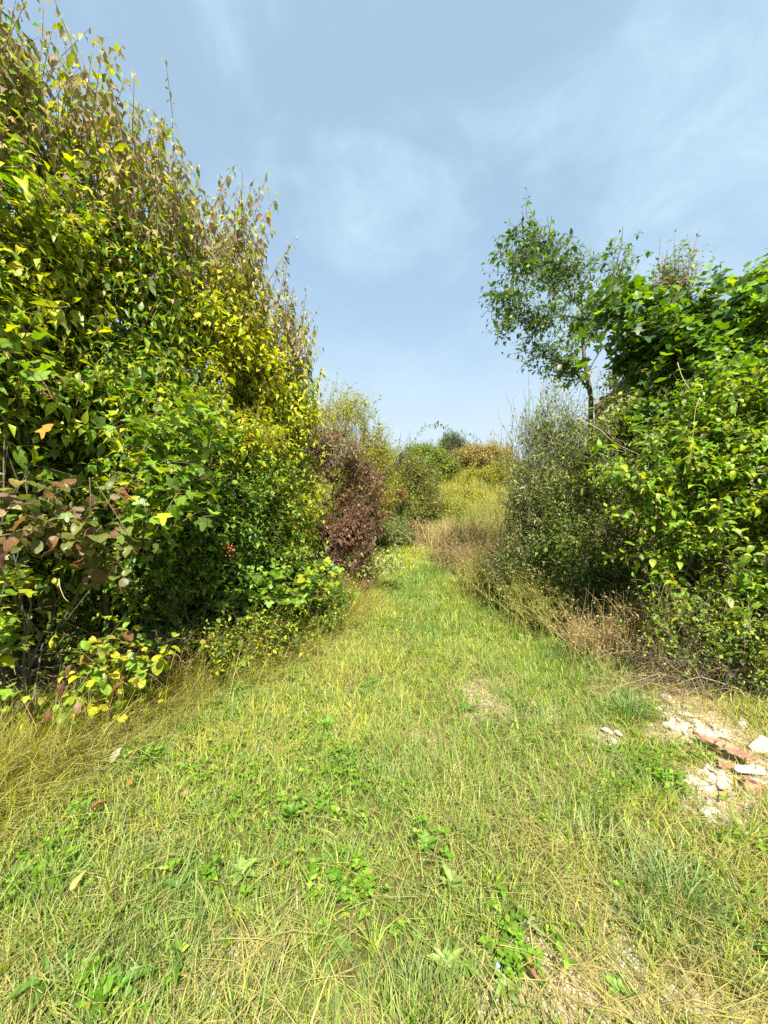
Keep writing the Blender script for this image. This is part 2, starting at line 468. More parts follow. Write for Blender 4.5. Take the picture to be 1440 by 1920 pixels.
def grow(lv, P0, D, L, bend, m, opposite, llen, lwid, a, b, g, colfn, twigs=None, up=.6, rw=.0022):
    """leafy shoots: origins P0, directions D, lengths L, bend (n,3) quadratic, m nodes"""
    n = len(P0)
    if n == 0: return
    t = np.linspace(.12, 1, m)[None, :] + rng.uniform(-.3, .3, (n, m)) / m
    t = np.clip(t, .02, 1.02)
    pos = P0[:, None] + D[:, None] * (L[:, None] * t)[..., None] + bend[:, None] * (t ** 2)[..., None]
    ax = unit(D[:, None] * L[:, None, None] + 2 * bend[:, None] * t[..., None])
    ref = unit(rng.normal(size=(n, 1, 3)))
    u = unit(np.cross(ax, np.broadcast_to(ref, ax.shape))); v = np.cross(ax, u)
    for k in range(2 if opposite else 1):
        if opposite:
            ph = (np.arange(m) % 2)[None, :] * (math.pi / 2) + k * math.pi + rng.uniform(-.4, .4, (n, m))
        else:
            ph = np.arange(m)[None, :] * 2.4 + rng.uniform(-.5, .5, (n, m))
        rad = np.cos(ph)[..., None] * u + np.sin(ph)[..., None] * v
        Y = unit(a * ax + b * rad + np.array([0, 0, -1.]) * (g + rng.uniform(-.25, .25, (n, m, 1))) + rng.normal(0, .18, (n, m, 3)))
        n0 = np.array([0, 0, 1.]) * up + .45 * ax + .35 * rad + rng.normal(0, .28, (n, m, 3))
        X, Yu, Z = frames(Y, n0)
        sc = rng.uniform(.55, 1.3, (n, m)) * rng.uniform(.7, 1.2, (n, 1)) * (1 - .35 * t ** 3)
        Lf = (llen * sc); Wf = lwid * sc * rng.uniform(.85, 1.15, (n, m))
        pp = pos + rad * .004 + Yu * (.08 * Lf)[..., None]
        f = lambda q: q.reshape(-1, q.shape[-1]) if q.ndim == 3 else q.ravel()
        PP = f(pp)
        lv.add(PP, f(X), f(Yu), f(Z), f(Lf), f(Wf), colfn(PP, np.clip(t, 0, 1).ravel()))
    if twigs is not None:
        tt = np.array([0, .35, .7, 1.0])
        tp = P0[:, None] + D[:, None] * (L[:, None] * tt)[..., None] + bend[:, None] * (tt ** 2)[None, :, None]
        twigs.append((tp, np.broadcast_to(rw * 1.35 * np.array([1.3, 1, .7, .35]), (n, 4)) * (L[:, None] / .4) ** .4))

def sample_shell(blobs, n, thick=.3, lump=.12, seed=1, gap=-.9, gapf=2.2, back=.5, zmin=None, spray=.22):
    """points in the outer shell of a union of ellipsoids, with outward normals"""
    vol = np.array([b[3] * b[4] + b[3] * b[5] + b[4] * b[5] for b in blobs]); vol = vol / vol.sum()
    idx = rng.choice(len(blobs), int(n * 2.2), p=vol)
    B = np.array(blobs, float)[idx]
    d = unit(rng.normal(size=(len(idx), 3)))
    r = 1 - thick * rng.random(len(idx)) ** 1.3
    lum = 1 + lump * (1.25 * sn(d * 2.2 + B[:, :3] * .7, seed, 1.6) + .7 * sn(d * 3 + B[:, :3], seed + 7, 3.5))
    p = B[:, :3] + d * B[:, 3:6] * (r * lum)[:, None]
    # shoots come in sprays: most sit round a spray centre
    nc = max(len(p) // 7, 1)
    ci = rng.integers(0, nc, len(p)); sp = rng.random(len(p)) < .68
    off = rng.normal(0, .5, (len(p), 3)) * spray
    same = idx[ci] == idx
    p = np.where(sp[:, None], p[ci] + off, p); d = np.where(sp[:, None], d[ci], d); B = np.where(sp[:, None], B[ci], B); idx = np.where(sp, idx[ci], idx)
    nrm = unit(d / B[:, 3:6])
    keep = np.ones(len(idx), bool)
    for bi, b in enumerate(blobs):
        q = (p - np.array(b[:3])) / np.array(b[3:6])
        keep &= ~((np.linalg.norm(q, axis=1) < .72) & (idx != bi))
    keep &= sn(p, seed + 50, gapf) > gap
    toc = unit(np.array([0, 0, CAM_H]) - p)
    facing = (nrm * toc).sum(1)
    keep &= (facing > -.25) | (rng.random(len(p)) < back)
    keep &= p[:, 2] > (ground_z(p[:, 0], p[:, 1]) + .04 if zmin is None else zmin)
    ii = np.nonzero(keep)[0][:n]
    return p[ii], nrm[ii]

def pal_fn(weights, top=None, seed=0, patch=1.2):
    """tint picker: base weights, optional (weights, z0, z1) that takes over with height; slow patches shift the mix"""
    w0 = np.array(weights, float); w0 /= w0.sum()
    c0 = np.cumsum(w0)
    def f(P, t):
        u = rng.random(len(P))
        s = .5 + .5 * np.clip(sn(P, seed + 90, patch), -1, 1)
        u = np.clip(.62 * u + .38 * s, 0, .9999)
        c = np.searchsorted(c0, u)
        if top is not None:
            w1 = np.array(top[0], float); c1 = np.cumsum(w1 / w1.sum())
            k = smooth(top[1], top[2], P[:, 2] + .35 * sn(P, seed + 91, 1.5))
            m = rng.random(len(P)) < k
            c = np.where(m, np.searchsorted(c1, np.clip(rng.random(len(P)), 0, .9999)), c)
        return np.minimum(c, len(w0) - 1)
    return f

def stems_to(base, targets, r0, kink=.12, n=7):
    out_ = []
    base = np.asarray(base, float)
    for tg in targets:
        s = base + np.array([rng.uniform(-.18, .18), rng.uniform(-.18, .18), -.05])
        tt = np.linspace(0, 1, n)
        d = np.asarray(tg) - s
        p = s + d * tt[:, None]
        p[:, 2] = s[2] + d[2] * tt ** .8
        wob = rng.normal(0, kink, (n, 3)) * (tt * (1 - tt) * 2)[:, None]
        out_.append((p + wob, r0 * (1 - .75 * tt)))
    return out_

def plant(name, label, cat, base, blobs, kind, pal, weights, n_shoots, shoot=(.3, .5), nodes=5, opposite=True, leaf=(.09, .045),
          abg=(.4, .8, .35), out_up=(.6, .6), bend=(0, 0, .05), top=None, hero=0, thick=.3, lump=.12, gap=-.9, gapf=2.2, back=.45,
          seed=1, twig=True, stem_r=.022, n_stems=7, leaders=None, lead_g=.1, spray=.22, group=None, up=.6, patch=1.2, wood=None, extra=None, rw=.0022, zmin=None):
    base = np.array([base[0], base[1], gz(base[0], base[1])])
    root = link(name, None, loc=base)
    root.empty_display_size = .2
    tag(root, label, cat, group)
    lv = Leaves(kind)
    tw = [] if twig else None
    cf_ = pal_fn(weights, top, seed, patch)
    p, nr = sample_shell(blobs, n_shoots, thick, lump, seed, gap, gapf, back, zmin, spray)
    n = len(p)
    D = unit(nr * out_up[0] + np.array([0, 0, 1.]) * out_up[1] + rng.normal(0, .35, (n, 3)))
    L = rng.uniform(*shoot, n)
    bd = np.array(bend)[None] * (L / .4)[:, None] * rng.uniform(.3, 1.5, (n, 1))
    grow(lv, p - D * (L * .75)[:, None], D, L, bd, nodes, opposite, leaf[0], leaf[1], *abg, cf_, tw, up, rw)
    if leaders is not None:      # long shoots standing clear of the outline
        P0, D0, L0, B0, m0, ls = leaders
        grow(lv, P0, D0, L0, B0, m0, opposite, leaf[0] * ls, leaf[1] * ls, abg[0], abg[1], lead_g, cf_, tw, up, rw)
    if extra is not None:
        extra(lv, cf_, tw)
    lv.join()
    if n_stems:
        tg = [np.array(blobs[rng.integers(len(blobs))][:3]) + rng.uniform(-.25, .25, 3) * np.array(blobs[0][3:6]) - np.array([0, 0, .15]) for _ in range(n_stems)]
        V, T = tubes(stems_to(base, tg, stem_r), 5)
        link('stems', raw_mesh('stems', V - base, T, wood or M_BARK, None, True), root)
    if twig:
        TP = np.concatenate([x[0] for x in tw]); TR = np.concatenate([x[1] for x in tw])
        V, T = tubes_bulk(TP, TR)
        tag(link('twigs', raw_mesh('twigs', V - base, T, wood or M_TWIG), root), kind='stuff')
    PLANTS.append((root, base, lv, np.array(pal, float), hero))
    return root, lv

# tints (albedo)
YEL = (.50, .47, .030); YG = (.36, .41, .026); GRN = (.135, .24, .018); DGR = (.055, .12, .018); BGR = (.22, .36, .035)
PINK = (.31, .22, .145); TAN = (.36, .31, .13); PURP = (.165, .075, .060); BRN = (.20, .105, .045); TEAL = (.065, .13, .055)
PALE = (.32, .40, .13); ORG = (.50, .24, .04); RED = (.36, .045, .04); GREY = (.33, .39, .20); OLV = (.16, .18, .04)

def top_leaders(n, x0, x1, y0, y1, zf, L=(.4, 1.2), lean=.16, m=12, ls=.9):
    x = rng.uniform(x0, x1, n); y = rng.uniform(y0, y1, n)
    P0 = np.stack([x, y, zf(x, y) + rng.uniform(-.75, .2, n)], -1)
    D0 = unit(np.stack([rng.normal(0, lean, n), rng.normal(0, lean, n), np.ones(n)], -1))
    L0 = rng.uniform(*L, n)
    B0 = rng.normal(0, .14, (n, 3)); B0[:, 2] = 0
    return P0, D0, L0, B0, m, ls

DOG = [YEL, YG, GRN, DGR, BGR, PINK, TAN]
dog_kw = dict(kind='simple', pal=DOG, shoot=(.3, .55), nodes=5, leaf=(.125, .056), abg=(.35, .7, .65), out_up=(.75, .45), hero=300, thick=.34,
              lump=.16, gap=-.75, bend=(0, 0, -.04), stem_r=.03, n_stems=9, lead_g=1.1)
# ------------------------------------------------------------------ left hedge: dogwoods
plant('dogwood_shrub', 'tallest yellow-green dogwood at the left picture edge, dry pinkish shoot tips against the sky', 'shrub', (-3.3, 2.95),
      [(-3.45, 3.1, 2.2, .95, .85, 1.6), (-3.35, 3.0, 3.6, .95, .85, 1.25), (-3.2, 2.9, 2.6, .9, .7, 1.0)],
      weights=(2.0, 3.8, 2.2, .6, 1.5, 0, 0), top=((.3, 1.4, .5, 0, .3, 1.3, 2.4), 3.7, 4.9), n_shoots=2900, seed=1,
      leaders=top_leaders(210, -4.1, -2.55, 2.5, 3.6, lambda x, y: 5.0 - 1.0 * ((x + 3.3) / .95) ** 2), **dog_kw)
plant('dogwood_shrub', 'second tall dogwood from the left picture edge, yellow leaves with tan drooping top', 'shrub', (-2.75, 3.8),
      [(-2.8, 3.9, 2.0, .85, .8, 1.5), (-2.7, 3.8, 3.4, .82, .75, 1.3), (-2.35, 3.55, 2.4, .6, .5, 1.0)],
      weights=(2.2, 3, 2.0, .8, 1.0, .1, .2), top=((.6, 1.4, .3, 0, .2, 1.2, 2.4), 3.5, 4.7), n_shoots=2700, seed=2,
      leaders=top_leaders(160, -3.3, -2.0, 3.3, 4.3, lambda x, y: 4.9 - 1.1 * ((x + 2.65) / .8) ** 2), **dog_kw)
plant('dogwood_shrub', 'third tall dogwood along the left hedge, lemon-yellow with loose pinkish spires', 'shrub', (-2.15, 4.65),
      [(-2.2, 4.8, 1.9, .8, .75, 1.4), (-2.1, 4.65, 3.15, .75, .7, 1.35), (-1.8, 4.4, 2.5, .55, .5, 1.0)],
      weights=(3.2, 2.8, 1.3, .6, .6, .2, .4), top=((.8, 1.2, .2, 0, .1, 1.4, 2.0), 3.4, 4.5), n_shoots=2500, seed=3,
      leaders=top_leaders(110, -2.55, -1.45, 4.2, 5.1, lambda x, y: 4.75 - .9 * ((x + 2.1) / .75) ** 2), **dog_kw)
plant('dogwood_shrub', 'lower dogwood behind the yellow ones, bronzed hanging leaves beside the purple shrub', 'shrub', (-1.75, 5.6),
      [(-1.75, 5.7, 1.7, .7, .7, 1.3), (-1.65, 5.6, 2.7, .66, .62, 1.25), (-1.35, 5.4, 2.4, .45, .45, .8)],
      weights=(3, 2.4, 1.0, .6, .5, .6, .8), top=((1.4, .8, .1, 0, 0, 2.0, 1.2), 3.0, 4.2), n_shoots=2100, seed=4,
      leaders=top_leaders(85, -2.1, -1.0, 5.2, 6.0, lambda x, y: 4.2 - .8 * ((x + 1.7) / .6) ** 2), **dog_kw)

# understorey on the left
plant('climbing_bramble', 'climbing bramble with broad lobed green leaves above the tan leaves at left edge', 'bramble', (-2.55, 2.75),
      [(-2.45, 2.60, 2.10, .62, .30, .55), (-1.85, 2.95, 1.85, .5, .3, .5), (-2.6, 2.6, 2.6, .6, .3, .45), (-1.75, 3.1, 2.35, .4, .3, .35)], 'palmate',
      [BGR, GRN, YG, DGR, ORG, YEL], (3, 2.4, 1.9, .6, .08, .6), 540, shoot=(.3, .5), nodes=4, opposite=False, leaf=(.108, .108),
      abg=(.35, .8, .3), out_up=(.9, .2), hero=300, thick=.5, lump=.2, gap=-.35, gapf=3.5, seed=5, n_stems=6, stem_r=.009, up=1.0, bend=(0, 0, -.1))
plant('tan_leaved_shrub', 'cluster of round tan and olive leaves on the left edge over the dark hollow', 'shrub', (-2.6, 2.6),
      [(-2.38, 2.46, 1.56, .40, .22, .24), (-2.0, 2.65, 1.45, .3, .2, .16)], 'round', [TAN, OLV, PINK, BRN, YEL], (1.0, 3.0, .3, 1.2, 1.2), 50, shoot=(.2, .4), nodes=4, opposite=True,
      leaf=(.095, .075), abg=(.35, .8, .55), out_up=(.9, .1), hero=300, thick=.6, seed=6, n_stems=4, stem_r=.008, up=.8)
plant('privet_shrub', 'glossy mid-green privet filling the hedge under the yellow dogwoods', 'shrub', (-1.95, 4.0),
      [(-2.0, 3.95, 1.45, .55, .5, .85), (-1.65, 4.35, 1.5, .45, .5, .85), (-2.1, 3.5, 1.35, .45, .4, .7), (-1.4, 4.95, 1.4, .4, .5, .8)], 'simple',
      [GRN, DGR, BGR, YG, YEL], (2.6, 1.5, 2.2, 1.6, .6), 2300, shoot=(.22, .42), nodes=6, opposite=True, leaf=(.075, .040),
      abg=(.45, .75, .25), out_up=(.8, .4), hero=300, thick=.4, lump=.2, gap=-.5, gapf=2.8, seed=7, stem_r=.014, n_stems=10)
plant('bramble_bush', 'low green bramble sprawling from the hedge foot beside the path', 'bramble', (-1.45, 4.5),
      [(-1.5, 4.2, .55, .45, .45, .55), (-1.15, 4.9, .55, .42, .55, .55), (-.95, 5.6, .5, .4, .5, .5), (-1.85, 3.75, .5, .35, .35, .5)], 'trifoliate',
      [BGR, GRN, DGR, YG, BRN, PINK], (2.6, 2.4, 1.2, 1.6, .35, .25), 560, shoot=(.3, .6), nodes=5, opposite=False, leaf=(.13, .15),
      abg=(.35, .8, .2), out_up=(.9, .25), hero=300, thick=.5, lump=.25, gap=-.4, gapf=3, seed=8, stem_r=.006, n_stems=8, up=1.0, bend=(0, 0, -.12))
plant('hazel_seedling', 'yellowing low sapling with brown withered leaves at lower left hedge foot', 'sapling', (-2.15, 2.75),
      [(-1.98, 2.80, .50, .18, .2, .36), (-1.9, 2.95, .32, .25, .2, .28), (-2.4, 2.62, .30, .3, .2, .22)], 'round',
      [YG, YEL, BGR, BRN, GRN, PURP], (2.6, .8, 2.0, .6, 2.2, .2), 85, shoot=(.2, .4), nodes=5, opposite=False, leaf=(.085, .062),
      abg=(.4, .8, .4), out_up=(.7, .4), hero=300, thick=.7, seed=9, n_stems=5, stem_r=.006, up=.9)
plant('field_maple_sapling', 'small sapling with fresh bright green lobed leaves at the left picture edge', 'sapling', (-2.5, 2.45),
      [(-2.42, 2.40, .85, .16, .14, .22), (-2.40, 2.38, 1.22, .2, .1, .08)], 'palmate', [BGR, PALE, YG], (3, 1, 1.5), 40, shoot=(.12, .25), nodes=4,
      leaf=(.075, .08), abg=(.4, .8, .2), out_up=(.9, .4), hero=120, thick=.8, seed=10, n_stems=3, stem_r=.006, up=1.1)
plant('weedy_undergrowth', 'tangle of small yellow-green leaves where the long grass meets the left hedge', 'undergrowth', (-1.8, 3.3),
      [(-1.75, 3.35, .22, .45, .35, .3), (-1.35, 3.9, .2, .4, .4, .28), (-1.0, 4.8, .2, .35, .6, .28), (-.72, 6.0, .22, .3, .7, .3)], 'simple',
      [YG, YEL, OLV, BGR, GRN], (2.4, 1.3, 1.3, 1.5, 1.6), 900, shoot=(.18, .35), nodes=6, opposite=True, leaf=(.050, .030),
      abg=(.45, .8, .1), out_up=(.7, .6), hero=150, thick=.7, lump=.3, gap=-.3, gapf=4, seed=12, n_stems=0, up=1.0)
plant('ivy_mass', 'dark ivy deep inside the hollow of the left hedge', 'ivy', (-3.6, 4.2),
      [(-3.3, 3.9, .9, .7, .5, .9), (-4.2, 4.3, 1.0, .8, .6, 1.1), (-2.7, 4.5, .8, .7, .5, .8), (-4.6, 3.6, 1.0, .7, .6, 1.1)], 'chip', [DGR, TEAL, GRN], (3, 1.6, 1), 1500, shoot=(.2, .45), nodes=6,
      opposite=False, leaf=(.085, .08), abg=(.3, .8, .4), out_up=(.8, .2), thick=.5, lump=.2, seed=51, n_stems=6, stem_r=.015)
plant('purple_dogwood', 'purple-brown leaved dogwood standing out of the left hedge beside the path', 'shrub', (-1.05, 7.0),
      [(-1.1, 7.1, 1.2, .6, .6, 1.1), (-1.25, 7.2, 2.2, .65, .6, 1.0), (-.72, 6.9, 1.2, .46, .45, .7), (-.72, 7.3, 1.95, .52, .45, .85), (-.5, 6.8, .7, .3, .4, .5), (-.45, 7.9, 1.6, .4, .5, .9)], 'simple',
      [PURP, BRN, PINK, OLV, GRN, YG], (2.8, 2.4, 1.2, 1.2, 1.4, .8), 3000, shoot=(.25, .5), nodes=5, leaf=(.10, .044), abg=(.4, .7, .6), out_up=(.75, .4),
      hero=200, top=((2.0, 2.4, 2.2, 1.0, .3, .3), 1.6, 2.6), thick=.75, lump=.42, gap=-.5, seed=13, stem_r=.02)
plant('blackthorn_tree', 'yellow-olive small tree with wispy top rising behind the purple dogwood', 'tree', (-1.3, 9.4),
      [(-1.25, 9.4, 2.5, 1.0, .9, 1.5), (-1.1, 9.3, 3.6, .8, .7, .9), (-.5, 9.5, 3.0, .65, .6, .9), (-.15, 9.8, 2.2, .5, .6, .9)], 'chip',
      [OLV, YG, YEL, TAN, GRN], (1.8, 2.6, 2.0, 1.6, .6), 2600, shoot=(.25, .5), nodes=7, opposite=False, leaf=(.075, .035), abg=(.5, .7, .1), out_up=(.6, .7),
      thick=.4, lump=.2, seed=14, stem_r=.03, leaders=top_leaders(80, -1.8, -.1, 9.1, 9.8, lambda x, y: 4.4 - .55 * ((x + 1.1) / .8) ** 2, L=(.25, .55), m=9, ls=1.0, lean=.3), rw=.0022)

plant('sprawling_plant', 'cream-leaved plant leaning over the path before the purple dogwood', 'plant', (-.4, 7.0),
      [(-.2, 6.9, .62, .3, .25, .3), (.15, 7.0, .75, .3, .2, .16)], 'simple', [PALE, (.50, .50, .26), YEL, BGR], (2, 1.2, .4, 1.6), 60, shoot=(.2, .45), nodes=5, leaf=(.085, .04),
      abg=(.5, .7, .2), out_up=(.6, .5), hero=60, thick=.9, lump=.3, seed=52, n_stems=5, stem_r=.006)
# middle distance, left of the path's end
plant('hawthorn_hedge', 'dense olive-green hawthorn mound closing the far end of the path', 'shrub', (.3, 13.6),
      [(-.3, 13.4, 1.9, 1.3, 1.0, 1.7), (.7, 13.8, 2.3, 1.1, 1.0, 1.7), (1.2, 13.5, 1.8, .75, .8, 1.2), (-.2, 13.9, 3.1, .9, .9, 1.0)], 'chip',
      [GRN, OLV, YG, BRN, DGR, BGR], (2.2, 2.4, 1.7, .8, .8, 1.2), 3600, shoot=(.25, .55), nodes=7, opposite=False, leaf=(.095, .052), abg=(.4, .8, .1), out_up=(.8, .4),
      thick=.3, lump=.22, seed=15, stem_r=.03, rw=.004)
plant('red_creeper', 'creeper with crimson leaves hanging on the hawthorn mound', 'creeper', (.05, 12.2),
      [(-.05, 12.35, 1.95, .28, .15, .5), (.5, 12.5, 2.2, .3, .15, .25)], 'palmate', [RED, BRN, PURP, GRN], (2.6, 1.6, 1.0, .7), 110, shoot=(.2, .4), nodes=4,
      opposite=False, leaf=(.11, .10), abg=(.3, .7, .6), out_up=(.8, -.3), thick=.9, gap=-.3, seed=16, n_stems=2, stem_r=.006)
plant('guelder_rose', 'grey-green shrub with limp leaves at the hawthorn mound foot', 'shrub', (-.25, 11.6),
      [(-.2, 11.5, 1.0, .55, .5, .65), (.5, 12.2, .95, .5, .4, .5)], 'slim', [GREY, PALE, OLV, GRN], (2, 1, 1.6, 1.8), 620, shoot=(.25, .5), nodes=6,
      leaf=(.10, .05), abg=(.3, .7, .5), out_up=(.7, .4), thick=.6, lump=.3, gap=-.5, seed=17, stem_r=.01)
plant('withered_bush', 'rust-brown withered bush at the end of the mown path', 'bush', (1.05, 12.7),
      [(1.0, 12.7, 1.0, .65, .4, .45), (.55, 12.5, .85, .4, .4, .3)], 'chip', [BRN, TAN, OLV, PURP], (3, 1.2, 1, 1), 520, shoot=(.2, .45), nodes=6,
      opposite=False, leaf=(.07, .035), abg=(.5, .7, .3), out_up=(.6, .5), thick=.8, lump=.3, seed=18, n_stems=8, stem_r=.01)

def arch_canes(lv, cf_, tw):
    for (x0, z0, x1, zt, x2, z2) in ((.95, 3.6, 1.6, 4.55, 2.55, 4.45), (1.7, 3.5, 2.6, 4.25, 3.65, 4.05)):
        k = 16
        t = np.linspace(0, 1, k)
        x = (1 - t) ** 2 * x0 + 2 * t * (1 - t) * (2 * x1 - .5 * (x0 + x2)) + t * t * x2
        z = .25 + (1 - t) ** 2 * z0 + 2 * t * (1 - t) * (2 * zt - .5 * (z0 + z2)) + t * t * z2
        P0 = np.stack([x, np.full(k, 14.2) + .3 * t, z], -1)
        d = np.gradient(P0, axis=0)
        grow(lv, P0[:-1], unit(d[:-1]), np.linalg.norm(d[:-1], axis=1), np.zeros((k - 1, 3)), 4, False, .16, .07, .2, .9, .2, cf_, tw, .6, .008)
plant('arching_bramble', 'two thin leafy canes arching against the sky above the far hedge', 'bramble', (1.3, 14.4),
      [(1.1, 14.2, 2.9, .7, .4, .8), (1.7, 14.3, 2.6, .5, .4, .9)], 'chip', [TEAL, GRN, PALE, BGR], (1.6, 2, 1, 2), 420, shoot=(.25, .5), nodes=6, opposite=False, leaf=(.10, .06),
      abg=(.4, .8, .2), out_up=(.7, .5), thick=.5, seed=19, n_stems=5, stem_r=.012, extra=arch_canes, rw=.004)

# beyond the field
plant('ash_tree', 'light green young tree beyond the far hedge, left of the yellow bush', 'tree', (2.6, 21.5),
      [(2.5, 21.5, 4.2, 1.2, 1.0, 1.3), (3.1, 21.3, 3.6, 1.2, 1.0, 1.1), (2.0, 21.6, 4.5, .8, .8, 1.0)], 'chip', [BGR, GRN, YG, PALE], (2, 2.4, 1.6, 1), 2000, shoot=(.4, .8), nodes=7,
      opposite=False, leaf=(.15, .09), abg=(.4, .8, .2), out_up=(.7, .5), thick=.45, lump=.25, seed=20, stem_r=.05, rw=.007)
plant('conifer_tree', 'dark green conical evergreen peeping over beside the yellow bush', 'tree', (4.4, 25.5),
      [(4.4, 25.5, 5.1, 1.1, 1.0, 1.3), (4.5, 25.5, 5.8, .75, .7, 1.0), (5.2, 25.3, 4.9, 1.2, .9, 1.2)], 'chip', [DGR, TEAL, GRN], (3, 2, 1), 1700, shoot=(.4, .8), nodes=8,
      opposite=False, leaf=(.14, .06), abg=(.6, .7, .1), out_up=(.6, .7), thick=.4, lump=.18, seed=21, stem_r=.06, rw=.007)
plant('golden_bush', 'rounded golden-yellow bush on the far rise against the sky', 'bush', (5.6, 23.0),
      [(5.4, 23.0, 4.6, 1.2, .9, 1.05), (6.6, 23.1, 4.7, 1.2, .9, 1.05), (7.3, 22.6, 3.7, 1.2, .9, .9)], 'chip', [YEL, (.46, .37, .11), TAN, YG], (2.2, 3, 1.6, .9), 2600,
      shoot=(.3, .6), nodes=7, opposite=False, leaf=(.14, .08), abg=(.4, .8, .1), out_up=(.7, .6), thick=.4, lump=.2, seed=22, stem_r=.05, rw=.007)
plant('sallow_bush', 'lime-yellow bush below the golden one at the top of the rough field', 'bush', (5.8, 20.6),
      [(5.2, 20.6, 3.2, 1.2, .7, .65), (6.4, 20.3, 3.4, 1.1, .7, .75), (4.1, 20.8, 2.9, .9, .6, .55)], 'chip', [YG, YEL, OLV, TAN], (3, 2, 1.2, .8), 1900, shoot=(.3, .7), nodes=7,
      opposite=False, leaf=(.13, .06), abg=(.5, .7, .1), out_up=(.6, .7), thick=.5, lump=.25, seed=23, stem_r=.04, rw=.006)

for (x_, y_, lab, pw) in ((2.5, 15.6, 'lime scrub bush nearest the path end in the rough field', (3, 1, .6, 1.4)), (3.7, 17.2, 'golden scrub bush mid field below the sallow', (1.4, 3, 1.4, .6)),
                          (1.9, 17.6, 'green scrub bush against the hawthorn mound at the field edge', (1.6, .5, .8, 3))):
    zb_ = gz(x_, y_)
    plant('scrub_bush', lab, 'bush', (x_, y_), [(x_, y_, zb_ + .55, .8, .6, .6), (x_ + .6, y_ + .2, zb_ + .4, .6, .5, .45), (x_ - .5, y_ + .1, zb_ + .4, .5, .5, .45)], 'chip', [YG, YEL, TAN, GRN], pw, 520,
          shoot=(.25, .6), nodes=6, opposite=False, leaf=(.11, .06), abg=(.5, .7, .1), out_up=(.5, .8), thick=.7, lump=.35, seed=60 + int(x_ * 10), stem_r=.02, rw=.005)
# ------------------------------------------------------------------ right side
plant('sycamore_tree', 'sycamore with broad dark green lobed leaves filling the upper right edge', 'tree', (4.4, 5.6),
      [(3.8, 5.2, 3.75, .7, .6, .7), (4.6, 5.1, 3.95, .9, .6, .75), (5.3, 5.2, 4.3, .7, .7, .8), (3.5, 5.3, 4.45, .36, .36, .45), (3.6, 5.2, 2.9, .62, .5, .7), (4.4, 4.9, 2.9, .8, .5, .6), (6.0, 5.2, 3.6, .7, .7, 1.0)], 'palmate',
      [GRN, DGR, TEAL, BGR, YG, YEL], (2.6, 1.4, 1.0, 2.4, 1.5, .35), 1700, shoot=(.3, .55), nodes=5, opposite=True, leaf=(.135, .145), abg=(.3, .85, .35), out_up=(.8, .35),
      hero=300, thick=.7, lump=.4, gap=-.5, gapf=2.5, seed=24, stem_r=.05, n_stems=8, up=1.0, bend=(0, 0, -.06))
plant('wild_plum', 'airy bronze-tipped plum shoots above the sycamore against the sky', 'tree', (4.3, 6.2),
      [(4.35, 6.1, 4.7, .55, .5, .75), (4.6, 6.1, 5.3, .4, .4, .45)], 'simple', [GRN, OLV, PINK, BRN, TEAL], (2, 1.6, 1, .8, 1), 330, shoot=(.3, .6), nodes=7,
      opposite=False, leaf=(.085, .045), abg=(.5, .75, .2), out_up=(.5, .9), hero=100, thick=.9, lump=.3, seed=25, stem_r=.025, n_stems=6,
      leaders=top_leaders(16, 3.95, 4.9, 5.8, 6.4, lambda x, y: 5.25 - .3 * np.abs(x - 4.5), L=(.4, .75), m=8, ls=.8, lean=.25))
plant('willow_shrub', 'grey-green slender-leaved willow at the path side below the leaning pear', 'shrub', (2.3, 5.7),
      [(2.3, 5.65, 1.3, .5, .45, 1.0), (2.02, 5.55, 2.1, .3, .36, .65), (2.65, 5.55, 2.1, .55, .4, .85), (2.4, 5.6, 2.7, .36, .35, .55), (2.02, 5.75, 1.0, .36, .4, .6)], 'slim',
      [GREY, PALE, GRN, OLV, YG], (1.6, 2.6, 1.4, 1.2, 1.8), 1700, shoot=(.25, .55), nodes=7, opposite=False, leaf=(.075, .038), abg=(.55, .7, .1), out_up=(.55, .7),
      hero=150, thick=.6, lump=.4, gap=-.6, gapf=3, seed=26, stem_r=.016, n_stems=9, leaders=top_leaders(40, 1.85, 2.85, 5.4, 5.9, lambda x, y: 3.05 - .9 * np.abs(x - 2.35), L=(.4, .7), m=9, ls=.85, lean=.3))
plant('elm_shrub', 'dark small-leaved elm thicket between the willow and the pale dogwood', 'shrub', (3.05, 5.2),
      [(3.0, 5.2, 1.0, .8, .55, .9), (2.7, 5.6, 1.3, .6, .6, 1.1), (3.5, 5.0, 1.9, .8, .6, 1.2), (3.2, 5.3, 2.4, .7, .5, .7), (2.5, 5.9, 1.2, .45, .6, 1.0), (3.6, 4.6, .9, .7, .5, .9)], 'simple',
      [GRN, DGR, OLV, YG, TEAL], (2.6, 1.4, 1.6, 1.8, .5), 4000, shoot=(.22, .42), nodes=6, opposite=False, leaf=(.068, .042), abg=(.45, .8, .2), out_up=(.8, .3),
      hero=250, thick=.5, lump=.3, gap=-.6, gapf=3, seed=27, stem_r=.02, n_stems=10)
